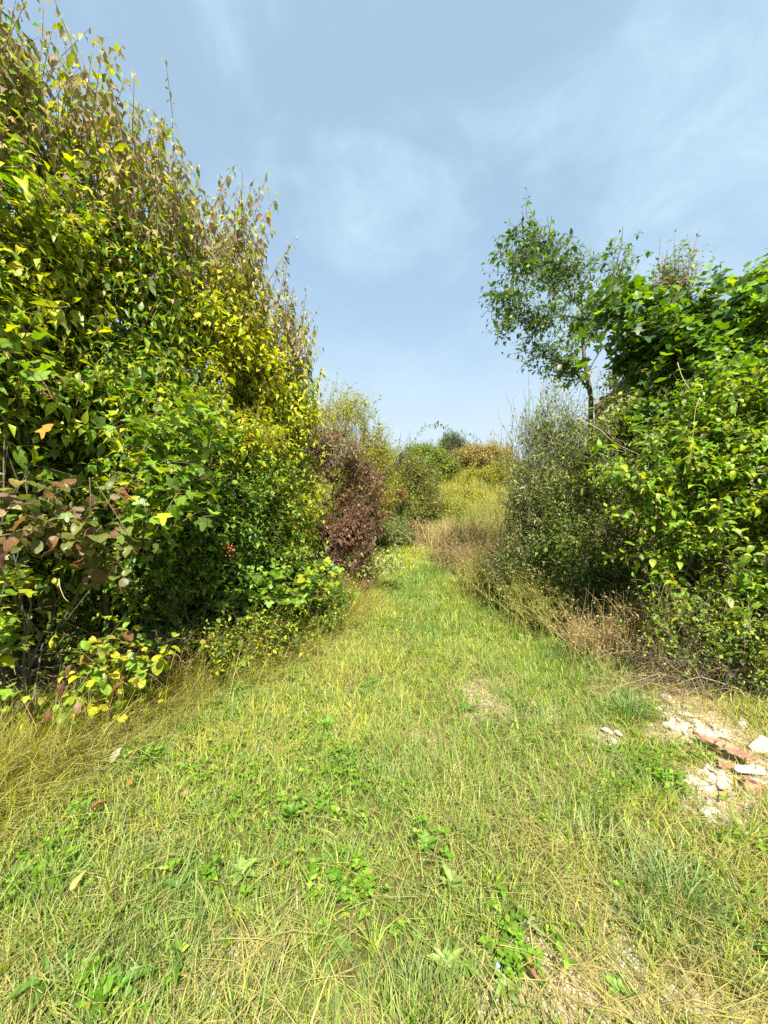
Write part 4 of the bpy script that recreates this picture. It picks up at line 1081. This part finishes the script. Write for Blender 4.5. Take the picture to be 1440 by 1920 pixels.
# bare twig tangle under the right bushes
def twig_tangle(label, x, y, rx, ry, h, n, mat, rad):
    base = np.array([x, y, gz(x, y)])
    root = link('dead_twig_pile', None, loc=base)
    tag(root, label, 'twig pile')
    p0 = np.stack([x + rng.uniform(-rx, rx, n), y + rng.uniform(-ry, ry, n), np.zeros(n)], -1)
    p0[:, 2] = ground_z(p0[:, 0], p0[:, 1]) + rng.random(n) ** 1.5 * h * .6
    a = rng.uniform(0, 6.28, n); l = rng.uniform(.25, .8, n)
    d = np.stack([np.cos(a), np.sin(a) * .6, rng.uniform(-.1, .7, n)], -1)
    t = np.linspace(0, 1, 5)
    P = p0[:, None] + d[:, None] * (l[:, None] * t)[..., None]
    P[:, :, 2] -= (l * .45)[:, None] * t ** 2
    P += rng.normal(0, .015, P.shape)
    P[:, :, 2] = np.maximum(P[:, :, 2], ground_z(P[:, :, 0].ravel(), P[:, :, 1].ravel()).reshape(n, 5) + .004)
    V, T = tubes_bulk(P, np.broadcast_to(rad * np.array([1, .9, .8, .6, .3]), (n, 5)) * rng.uniform(.5, 1.5, (n, 1)))
    tag(link('twigs', raw_mesh('twigs', V - base, T, mat), root), kind='stuff')
twig_tangle('tangle of dead brown twigs under the pale dogwood beside the rubble', 2.95, 3.45, .55, .3, .5, 420, M_BARK, .0024)
twig_tangle('pale dry canes arching from the right bushes over the rubble', 2.6, 3.3, .4, .2, .35, 55, M_CANE, .0018)
twig_tangle('dark dead twigs in the hollow of the left hedge', -2.35, 3.1, .4, .3, .9, 130, M_TWIG, .0035)

# long bare vine stems on the right bushes and left hollow
def vine(label, pts, r, mat=M_CANE):
    q = np.array([at(*p) for p in pts])
    t = np.linspace(0, 1, 22); s = np.linspace(0, 1, len(q))
    P = np.stack([np.interp(t, s, q[:, k]) for k in range(3)], -1)
    for _ in range(3): P[1:-1] = .25 * P[:-2] + .5 * P[1:-1] + .25 * P[2:]
    V, T = tubes([(P, np.linspace(r, r * .5, 22))], 5)
    o = link('bare_stem', raw_mesh('bare_stem', V - P[0], T, mat, None, True), None, P[0])
    tag(o, label, 'stem')
vine('long pale bare stem curving down in front of the dark elm thicket', [(1085, 785, 4.5), (1125, 805, 4.4), (1150, 830, 4.35), (1200, 853, 4.3)], .0045)
vine('thin yellowish stem hanging across the pale dogwood leaves', [(1312, 745, 3.05), (1303, 770, 3.02), (1300, 810, 3.0), (1293, 860, 3.0)], .0024)
vine('yellow-spotted hanging stem above the pale dogwood', [(1270, 680, 3.6), (1278, 705, 3.55), (1284, 716, 3.5), (1294, 732, 3.46)], .004)
vine('pale broken twig hanging in the dark hollow of the left hedge', [(111, 1085, 2.5), (112, 1100, 2.48), (120, 1120, 2.46), (128, 1128, 2.46)], .003)
vine('arched dry stalk over the dead twigs at right', [(1230, 1250, 3.35), (1265, 1235, 3.3), (1300, 1245, 3.2), (1320, 1290, 3.1)], .003)
vine('long straw stem lying across the foreground turf on the right', [(930, 1512, 2.1), (1040, 1487, 2.12), (1130, 1505, 2.1), (1230, 1553, 1.96)], .0022)
vine('brown hanging vine stem beneath the climbing bramble', [(168, 895, 2.5), (170, 930, 2.5), (169, 965, 2.5)], .004, M_TWIG)
vine('slanting brown stem below the climbing bramble', [(180, 905, 2.55), (205, 945, 2.55), (228, 980, 2.55), (240, 1000, 2.55)], .0035, M_TWIG)

# ------------------------------------------------------------------ berries
def berries(label, px, py, Y, n, r, mat, spread):
    c = at(px, py, Y)
    root = link('berry_cluster', None, loc=c)
    tag(root, label, 'berries')
    me = bpy.data.meshes.new('berry')
    bm = bmesh.new(); bmesh.ops.create_icosphere(bm, subdivisions=1, radius=r)
    for f in bm.faces: f.smooth = True
    bm.to_mesh(me); bm.free(); me.materials.append(mat)
    pts = []
    for i in range(n):
        p = rng.normal(0, spread, 3); p[1] *= .6
        link('berry', me, root, p); pts.append((np.array([[0, 0, spread * 1.2], p * .5 + np.array([0, 0, spread * .6]), p]), np.array([.0012, .0010, .0008])))
    V, T = tubes(pts, 3)
    link('stalk', raw_mesh('stalk', V, T, M_TWIG), root)
berries('cluster of orange-red berries low in the left hedge above the bramble', 432, 1034, 3.55, 16, .0085, M_BERRY2, .03)
berries('dark red berry cluster beside lobed leaves on the left hedge', 232, 925, 2.35, 14, .007, M_BERRY, .028)
berries('few small red berries among the upper bramble leaves at left', 82, 742, 2.25, 5, .006, M_BERRY, .02)

# ------------------------------------------------------------------ single leaves and low weeds
def single_leaf(name, label, pos, length, width, az, pitch, col, kind='ovate', cat='leaf', curl=1.0, roll=0.0):
    V0, F0 = TPL[kind + '_fine']
    V = V0.copy(); V[:, 2] *= curl
    me = raw_mesh('leaf', V * np.array([width, length, length]), F0, M_LEAF, np.repeat(np.array([col]), len(V0), 0))
    o = link(name, me, None, pos)
    o.rotation_euler = (pitch, roll, az)
    tag(o, label, cat)
g = on_ground(207, 1446)
single_leaf('fallen_leaf', 'pale cream fallen leaf lying in long grass at left', g + np.array([0, 0, .05]), .10, .055, -.35, .75, (.62, .58, .40), curl=.6)
g = on_ground(133, 1690)
single_leaf('fallen_leaf', 'yellow-tan fallen leaf in the lower left turf', g + np.array([0, 0, .04]), .075, .03, -.2, .5, (.50, .40, .12))
g = on_ground(242, 1485)
single_leaf('fallen_leaf', 'small orange-brown fallen leaf right of the pale leaf', g + np.array([0, 0, .04]), .05, .03, .4, .3, (.42, .20, .06))
g = on_ground(170, 1535)
single_leaf('fallen_leaf', 'rolled brown fallen leaf in the left turf', g + np.array([0, 0, .04]), .09, .022, -.7, .2, (.33, .17, .06), curl=2)
g = on_ground(350, 1505)
single_leaf('fallen_leaf', 'small pinkish fallen leaf near the left of the path', g + np.array([0, 0, .04]), .045, .035, 1.2, .1, (.48, .30, .20), 'round')
g = on_ground(1010, 1860)
single_leaf('fallen_leaf', 'brown folded leaf beside a grass tuft at the bottom edge', g + np.array([0, 0, .03]), .06, .022, .5, .2, (.33, .19, .09), curl=2)
p = at(96, 795, 2.3)
single_leaf('autumn_leaf', 'single bright orange maple leaf caught in the left hedge', p, .115, .115, 2.9, -1.0, (.62, .30, .06), 'palmate', curl=1)
p = at(25, 1032, 2.28)
single_leaf('autumn_leaf', 'withered purple-brown lobed leaf at the left edge above the hollow', p, .12, .13, 2.6, -.9, (.10, .045, .04), 'palmate', curl=2.5)
for lab, px, py, c, ln in (('large brown drooping leaf left of the pale dry leaf at the hedge foot', 135, 1255, BRN, .075), ('dusty pink dry leaf lowest at the left hedge foot', 150, 1325, (.36, .22, .15), .07),
                           ('dark rust leaf behind the dusty pink one at the hedge foot', 118, 1290, (.15, .06, .035), .07), ('rust-red leaf low at the far left hedge foot', 65, 1335, (.17, .065, .035), .07),
                           ('russet leaf between the rust leaves at the left hedge foot', 92, 1340, (.18, .08, .04), .07)):
    p = at(px, py, 2.42)
    single_leaf('autumn_leaf', lab, p + np.array([0, 0, ln * .4]), ln, ln * .62, math.pi + rng.normal(0, .3), -1.2, c, 'round', curl=1.3)

def rosette(label, px, py, n, ln, wd, col, rise=.45, cat='weed', kind='ovate', stem=.0):
    g = on_ground(px, py)
    root = link('broadleaf_weed', None, loc=g)
    tag(root, label, cat)
    V0, F0 = TPL[{'ovate': 'dock_fine', 'round': 'round_fine'}[kind]]
    mes = []
    for k in range(3):
        c = np.clip(np.array(col) * (1 + rng.normal(0, .15)), 0, .9)
        V = V0.copy(); V[:, 2] *= rng.uniform(.6, 1.8)
        mes.append(raw_mesh('leaf', V, F0, M_LEAF, np.repeat(c[None], len(V0), 0), True))
    a0 = rng.random() * 6.28
    for i in range(n):
        o = link('leaf', mes[i % 3], root)
        a = a0 + i * 2.4
        s = rng.uniform(.7, 1.15) * ln
        lvl = stem * (i / max(n - 1, 1))
        Y = unit(np.array([math.cos(a), math.sin(a), rise + rng.normal(0, .15)]))
        X = unit(np.cross(Y, np.array([0, 0, 1.]))); Z = np.cross(X, Y)
        m = np.eye(4); m[:3, 0] = X * s * wd; m[:3, 1] = Y * s; m[:3, 2] = Z * s; m[:3, 3] = np.array([0, 0, .012 + lvl]) + Y * .01
        o.matrix_basis = Matrix(m.tolist())
    if stem > 0:
        V, T = tubes([(np.array([[0, 0, -.01], [0, 0, stem * .5], [.004, 0, stem + .01]]), np.array([.003, .0025, .002]))], 5)
        link('stem', raw_mesh('stem', V, T, M_GRASS, np.repeat(np.array([[.2, .26, .06]]), len(V), 0)), root)
FR = (.17, .31, .045); MG = (.13, .24, .04); LG = (.27, .37, .09)
rosette('pale dock rosette near the bottom edge right of centre', 838, 1830, 9, .075, .38, LG, .7)
rosette('upright pale green sapling weed above the bottom dock rosette', 845, 1680, 8, .065, .42, LG, .8, stem=.05)
rosette('large dandelion-like leaf clump in the bottom left corner', 215, 1872, 7, .10, .42, MG, .3)
rosette('long narrow plantain leaves at the lower left edge', 95, 1850, 7, .11, .26, MG, .35)
rosette('bright green leafy clump left of centre in the turf', 545, 1545, 16, .055, .6, FR, .7, stem=.05)
rosette('low bright weed just right of the leafy clump', 600, 1530, 9, .045, .6, FR, .6, stem=.03)
rosette('green weed clump in the middle of the foreground turf', 800, 1600, 12, .05, .55, FR, .6, stem=.03)
rosette('small strawberry-like weed low left of centre', 330, 1680, 10, .05, .6, MG, .5, stem=.02)
rosette('pale leafed weed in the left turf below centre', 455, 1655, 6, .06, .6, LG, .7, stem=.03)
rosette('dark dandelion rosette beside the bare patch in mid path', 875, 1335, 10, .10, .3, MG, .4)
rosette('fresh weed at the left of the mid path', 690, 1290, 9, .09, .4, FR, .6)
rosette('leafy weed on the path left of the dry patch', 615, 1370, 12, .06, .55, FR, .6, stem=.04)
rosette('dense weed at the right beside the grey rubble', 1255, 1470, 14, .07, .4, MG, .6, stem=.03)
rosette('low spreading weed right of centre near the straw stem', 1085, 1530, 9, .05, .65, FR, .4)
rosette('broad leaved weed tucked in grass at right of centre', 1150, 1500, 10, .06, .5, MG, .5)
rosette('weed with rounded leaves left of the straw tuft', 1075, 1535, 6, .035, .9, LG, .3, kind='round')
rosette('small weed beside the bare soil at the bottom edge', 950, 1865, 8, .05, .5, LG, .5)
rosette('grey-green lance leaved weed in the lower middle turf', 985, 1745, 5, .075, .32, (.22, .30, .12), .5)
rosette('broad weed near the left hedge grass beside a pale leaf', 290, 1425, 8, .09, .5, MG, .5)
rosette('fresh green weed at the left hedge foot grass', 440, 1310, 9, .085, .32, FR, .8, stem=.05)
rosette('bright weed in left turf under the long grass', 145, 1530, 8, .06, .6, FR, .5)
rosette('clustered light weed at the left edge of the turf', 30, 1650, 9, .05, .7, FR, .5, kind='round')
rosette('small leafy weed near the lower centre of the turf', 640, 1790, 8, .045, .55, MG, .5)
rosette('grassy green weed at the verge below the right bushes', 1085, 1195, 12, .1, .5, MG, .6, stem=.06)
rosette('weed beside the pale stone in the lower right turf', 1310, 1560, 8, .06, .3, MG, .7)
rosette('young weed in the bottom right soil patch', 1165, 1875, 7, .05, .5, FR, .6)

# ------------------------------------------------------------------ rubble
def chunk(seed, r, flat=.7, pts=16, elong=1.0):
    q = np.random.default_rng(seed)
    bm = bmesh.new()
    P = unit(q.normal(size=(pts, 3))) * q.uniform(.75, 1.1, (pts, 1))
    P = P * np.array([r * elong, r, r * flat])
    vs = [bm.verts.new(p) for p in P]
    res = bmesh.ops.convex_hull(bm, input=vs)
    bmesh.ops.delete(bm, geom=[v for v in bm.verts if not v.link_faces], context='VERTS')
    bmesh.ops.bevel(bm, geom=list(bm.edges), offset=r * .06, segments=1, affect='EDGES', profile=.5)
    bmesh.ops.recalc_face_normals(bm, faces=bm.faces)
    me = bpy.data.meshes.new('stone'); bm.to_mesh(me); bm.free()
    return me

STONE_ME = []
for s in range(10):
    me = chunk(100 + s, 1.0, .62, 15, 1.25); me.materials.append(M_STONE if s < 8 else M_STONE2); STONE_ME.append(me)
def stone(label, px, py, size, k, rz=None, group=None, sink=.30, name='rubble_stone', cat='stone', scale=(1, 1, 1)):
    g = on_ground(px, py)
    o = link(name, STONE_ME[k], None, (g[0], g[1], g[2] + size * .62 * scale[2] * (1 - 2 * sink) * .8))
    o.scale = (size * scale[0], size * scale[1], size * scale[2])
    o.rotation_euler = (rng.normal(0, .15), rng.normal(0, .15), rng.random() * 6.28 if rz is None else rz)
    tag(o, label, cat, group)
    return o
# distinct stones
stone('big white stone slab under the rotten plank at the right edge', 1408, 1448, .075, 0, .1, scale=(1.35, .8, .8))
stone('cracked white stone above the rotten plank at the right edge', 1425, 1400, .08, 1, .4, scale=(1.2, .9, .9))
stone('large flat pale stone low in the turf at lower right', 1385, 1560, .062, 2, -.4, scale=(1.4, .8, .5))
stone('white stone half hidden in grass left of the flat pale stone', 1325, 1510, .038, 3)
stone('white stone topmost at the left tip of the rubble', 1212, 1288, .032, 4, .9, scale=(1.3, .8, .9))
stone('pinkish stone at the rubble edge below the dead twigs', 1330, 1305, .042, 8, .5, scale=(.8, 1, 1.3))
stone('pale slab of stone half buried in the bottom right corner', 1325, 1895, .05, 9, .9, scale=(1.3, .8, .35))
# many similar pale chunks
CLUSTERS = ((1235, 1310, 34, 16, 24, 'whitish broken stone in the rubble tip furthest from the plank'), (1290, 1330, 40, 18, 24, 'whitish stone around the orange brick fragment in the rubble'),
            (1290, 1370, 50, 14, 22, 'pale stone in the rubble band just above the weed clump'), (1345, 1378, 30, 10, 12, 'pale stone lying close behind the rotten plank'),
            (1300, 1455, 38, 14, 22, 'white stone in the strip below the plank beside the weed clump'), (1345, 1485, 35, 16, 16, 'white stone between the plank and the flat pale stone'),
            (1330, 1530, 25, 18, 10, 'small whitish stone in turf beside the flat pale stone'), (1405, 1345, 22, 16, 5, 'dull stone at the right edge under the dead twigs'),
            (1130, 1385, 22, 8, 4, 'little chalky stone in the small bare spot left of the rubble'), (1090, 1860, 60, 25, 9, 'small pale pebble in the bare soil right of the blue cap'),
            (1250, 1890, 60, 20, 7, 'small pale pebble in the bottom right corner soil'))
for (cx, cy, sx, sy, n, lab) in CLUSTERS:
    for _ in range(n):
        px, py = cx + rng.normal(0, sx * .8), cy + rng.normal(0, sy * .8)
        if px > 1436 or py > 1915: continue
        low = py > 1700
        stone(lab, px, py, rng.uniform(.014, .046) if not low else rng.uniform(.006, .014), int(rng.integers(0, 8)) if rng.random() < .85 else 8, group=lab.replace(' stone', ' stones', 1).replace(' pebble', ' pebbles', 1))
# grit between them
def grit():
    V0s = []
    n = 1700
    i = rng.integers(0, len(BARE), n)
    B = np.array(BARE)[i]
    x = B[:, 0] + rng.normal(0, .5, n) * B[:, 2]; y = B[:, 1] + rng.normal(0, .5, n) * B[:, 3]
    ok = y > .9; x, y = x[ok], y[ok]; n = len(x)
    oct_ = np.array([(1, 0, 0), (-1, 0, 0), (0, 1, 0), (0, -1, 0), (0, 0, .7), (0, 0, -.7)])
    F = np.array([(0, 2, 4), (2, 1, 4), (1, 3, 4), (3, 0, 4), (2, 0, 5), (1, 2, 5), (3, 1, 5), (0, 3, 5)])
    r = rng.uniform(.002, .007, n) * rng.uniform(.6, 1.4, n)
    V = oct_[None] * r[:, None, None] * rng.uniform(.6, 1.5, (n, 6, 1)) + np.stack([x, y, ground_z(x, y) + r * .3], -1)[:, None]
    a = rng.uniform(0, 6.28, n)
    T = (F[None] + (np.arange(n) * 6)[:, None, None]).reshape(-1, 3)
    me = raw_mesh('gravel', V.reshape(-1, 3), T, M_STONE)
    tag(link('gravel', me), 'fine chalky grit scattered over the bare patches', 'gravel', kind='stuff')
grit()

# bricks and plank
def brick_piece(label, px, py, size, rz, tilt, mat=M_BRICK, seed=1, name='brick_fragment'):
    g = on_ground(px, py)
    q = np.random.default_rng(seed)
    bm = bmesh.new()
    bmesh.ops.create_cube(bm, size=1)
    bmesh.ops.scale(bm, vec=(size[0], size[1], size[2]), verts=bm.verts)
    bmesh.ops.subdivide_edges(bm, edges=list(bm.edges), cuts=2, use_grid_fill=True)
    for v in bm.verts:
        v.co += Vector(q.normal(0, .07, 3) * np.array(size))
        if v.co.x > size[0] * .2: v.co.x -= abs(q.normal(0, .3)) * size[0] * .5
    bmesh.ops.triangulate(bm, faces=bm.faces)
    me = bpy.data.meshes.new(name); bm.to_mesh(me); bm.free(); me.materials.append(mat)
    o = link(name, me, None, (g[0], g[1], g[2] + size[2] * .35))
    o.rotation_euler = (tilt, .1, rz)
    tag(o, label, 'brick')
    return o
brick_piece('orange brick fragment lying among the white rubble stones', 1270, 1302, (.085, .05, .045), -.6, .3, seed=3)
b = brick_piece('red brick end with white mortar at the right edge below the plank', 1412, 1478, (.085, .06, .055), -.4, -.2, seed=5)
me = chunk(77, 1.0, .5, 14, 1.2); me.materials.append(M_STONE)
mo = link('mortar', me, b, (.022, .0, .028)); mo.scale = (.034, .030, .028)
brick_piece('flat reddish tile shard under the rotten plank', 1375, 1440, (.14, .07, .012), -.5, .12, seed=7, name='tile_shard')
brick_piece('small terracotta shard left in the rubble above the weed', 1225, 1340, (.05, .03, .018), .3, .1, seed=9, name='tile_shard')

def rotten_plank():
    a, c = on_ground(1304, 1390), on_ground(1418, 1446)
    a = a + np.array([0, 0, .055]); c = c + np.array([0, 0, .075])
    d = unit(c - a); L = np.linalg.norm(c - a)
    side = unit(np.cross(d, np.array([0, 0, 1.])))
    n = 15
    bm = bmesh.new()
    rows = []
    for i in range(n):
        t = i / (n - 1)
        e = min(1, 5 * t + .12, 5 * (1 - t) + .25)
        w0 = .046 * e * (1 + .25 * rng.normal()); w1 = .04 * e * (1 + .3 * rng.normal())
        hh = .012 * (1 + .3 * rng.normal()); z = .004 * rng.normal()
        P = d * L * t
        rows.append([bm.verts.new(P + side * w0 + np.array([0, 0, z])), bm.verts.new(P + side * w0 * .5 + np.array([0, 0, hh + z + .004 * rng.normal()])),
                     bm.verts.new(P - side * w1 * .4 + np.array([0, 0, hh + z])), bm.verts.new(P - side * w1 + np.array([0, 0, z])), bm.verts.new(P + np.array([0, 0, z - .012]))])
    for i in range(n - 1):
        for k in range(5):
            bm.faces.new([rows[i][k], rows[i][(k + 1) % 5], rows[i + 1][(k + 1) % 5], rows[i + 1][k]])
    bm.faces.new(rows[0][::-1]); bm.faces.new(rows[-1])
    bmesh.ops.recalc_face_normals(bm, faces=bm.faces)
    me = bpy.data.meshes.new('rotten_plank'); bm.to_mesh(me); bm.free(); me.materials.append(M_WOOD)
    o = link('rotten_plank', me, None, a)
    tag(o, 'rotten reddish-brown wooden plank lying on the rubble at right', 'plank')
rotten_plank()

# little blue scrap near the bottom edge
def scrap():
    g = on_ground(932, 1824)
    bm = bmesh.new()
    bmesh.ops.create_cone(bm, segments=14, radius1=.012, radius2=.010, depth=.008, cap_ends=True)
    bmesh.ops.inset_region(bm, faces=[f for f in bm.faces if f.normal.z > .9], thickness=.002, depth=-.0015)
    me = bpy.data.meshes.new('bottle_cap'); bm.to_mesh(me); bm.free(); me.materials.append(M_BLUE)
    o = link('bottle_cap', me, None, g + np.array([0, 0, .03])); o.rotation_euler = (.5, .3, 0)
    tag(o, 'small faded blue cap in the turf at the bottom edge', 'cap')
scrap()

# ------------------------------------------------------------------ house roof glimpsed behind the right trees
def house():
    x0, x1, y0, y1, ze = 9.0, 16.0, 16.5, 23.5, 6.15
    zg = gz(12, 20)
    zr = ze + 2.7
    root = link('house', None, loc=(x0, y0, zg))
    root.rotation_euler = (0, 0, -.52)
    tag(root, 'house with tiled gable roof almost hidden behind the right trees', 'house')
    B = np.array([x0, y0, zg])
    m_wall = noise_mat('render_wall', (.42, .36, .27), (.52, .46, .36), 6, bump=.2)
    m_roof = noise_mat('clay_tiles', (.16, .07, .04), (.30, .14, .08), 18, bump=.5)
    m_trim, _, _ = principled('verge_board', (.10, .065, .045), .7, .2)
    xm = (x0 + x1) / 2
    def mk(name, V, F, mat, parent=root):
        me = bpy.data.meshes.new(name); me.from_pydata([tuple(np.array(v) - B) for v in V], [], F); me.update(); me.materials.append(mat)
        return link(name, me, parent)
    w_ = .3
    V = [(x0 + w_, y0 + w_, zg - .3), (x1 - w_, y0 + w_, zg - .3), (x1 - w_, y0 + w_, ze), (xm, y0 + w_, zr - .12), (x0 + w_, y0 + w_, ze),
         (x0 + w_, y1 - w_, zg - .3), (x1 - w_, y1 - w_, zg - .3), (x1 - w_, y1 - w_, ze), (xm, y1 - w_, zr - .12), (x0 + w_, y1 - w_, ze)]
    mk('wall', V, [(0, 1, 2, 3, 4), (9, 8, 7, 6, 5), (0, 4, 9, 5), (1, 6, 7, 2)], m_wall)
    for sx, xa in ((-1, x0), (1, x1)):
        t = .1
        V = [(xa, y0, ze - .1), (xa, y1, ze - .1), (xm, y1, zr), (xm, y0, zr), (xa, y0, ze - .1 + t), (xa, y1, ze - .1 + t), (xm, y1, zr + t), (xm, y0, zr + t)]
        mk('roof', V, [(0, 1, 2, 3), (4, 7, 6, 5), (0, 4, 5, 1), (3, 2, 6, 7), (0, 3, 7, 4), (1, 5, 6, 2)], m_roof)
        e = .02
        V = [(xa, y0 - e, ze - .22), (xm, y0 - e, zr - .12), (xm, y0 - e, zr + .06), (xa, y0 - e, ze - .04), (xa, y0 - .005, ze - .22), (xm, y0 - .005, zr - .12), (xm, y0 - .005, zr + .06), (xa, y0 - .005, ze - .04)]
        mk('verge_board', V, [(0, 1, 2, 3), (7, 6, 5, 4), (0, 4, 5, 1), (3, 2, 6, 7)], m_trim)
    m_gl, _, _ = principled('window_glass', (.03, .04, .05), .08, .5)
    f = mk('window', [(xm - .6, y0 + w_ - .06, ze - 1.6), (xm + .6, y0 + w_ - .06, ze - 1.6), (xm + .6, y0 + w_ - .06, ze - .3), (xm - .6, y0 + w_ - .06, ze - .3),
                      (xm - .6, y0 + w_ - .002, ze - 1.6), (xm + .6, y0 + w_ - .002, ze - 1.6), (xm + .6, y0 + w_ - .002, ze - .3), (xm - .6, y0 + w_ - .002, ze - .3)],
           [(0, 1, 2, 3), (0, 4, 5, 1), (1, 5, 6, 2), (2, 6, 7, 3), (3, 7, 4, 0)], m_trim)
    mk('pane', [(xm - .52, y0 + w_ - .064, ze - 1.52), (xm + .52, y0 + w_ - .064, ze - 1.52), (xm + .52, y0 + w_ - .064, ze - .38), (xm - .52, y0 + w_ - .064, ze - .38)], [(0, 1, 2, 3)], m_gl, f)
house()

tris = sum(len(o.data.polygons) for o in scene.objects if o.type == 'MESH')
print('faces', tris, 'objects', len(scene.objects))
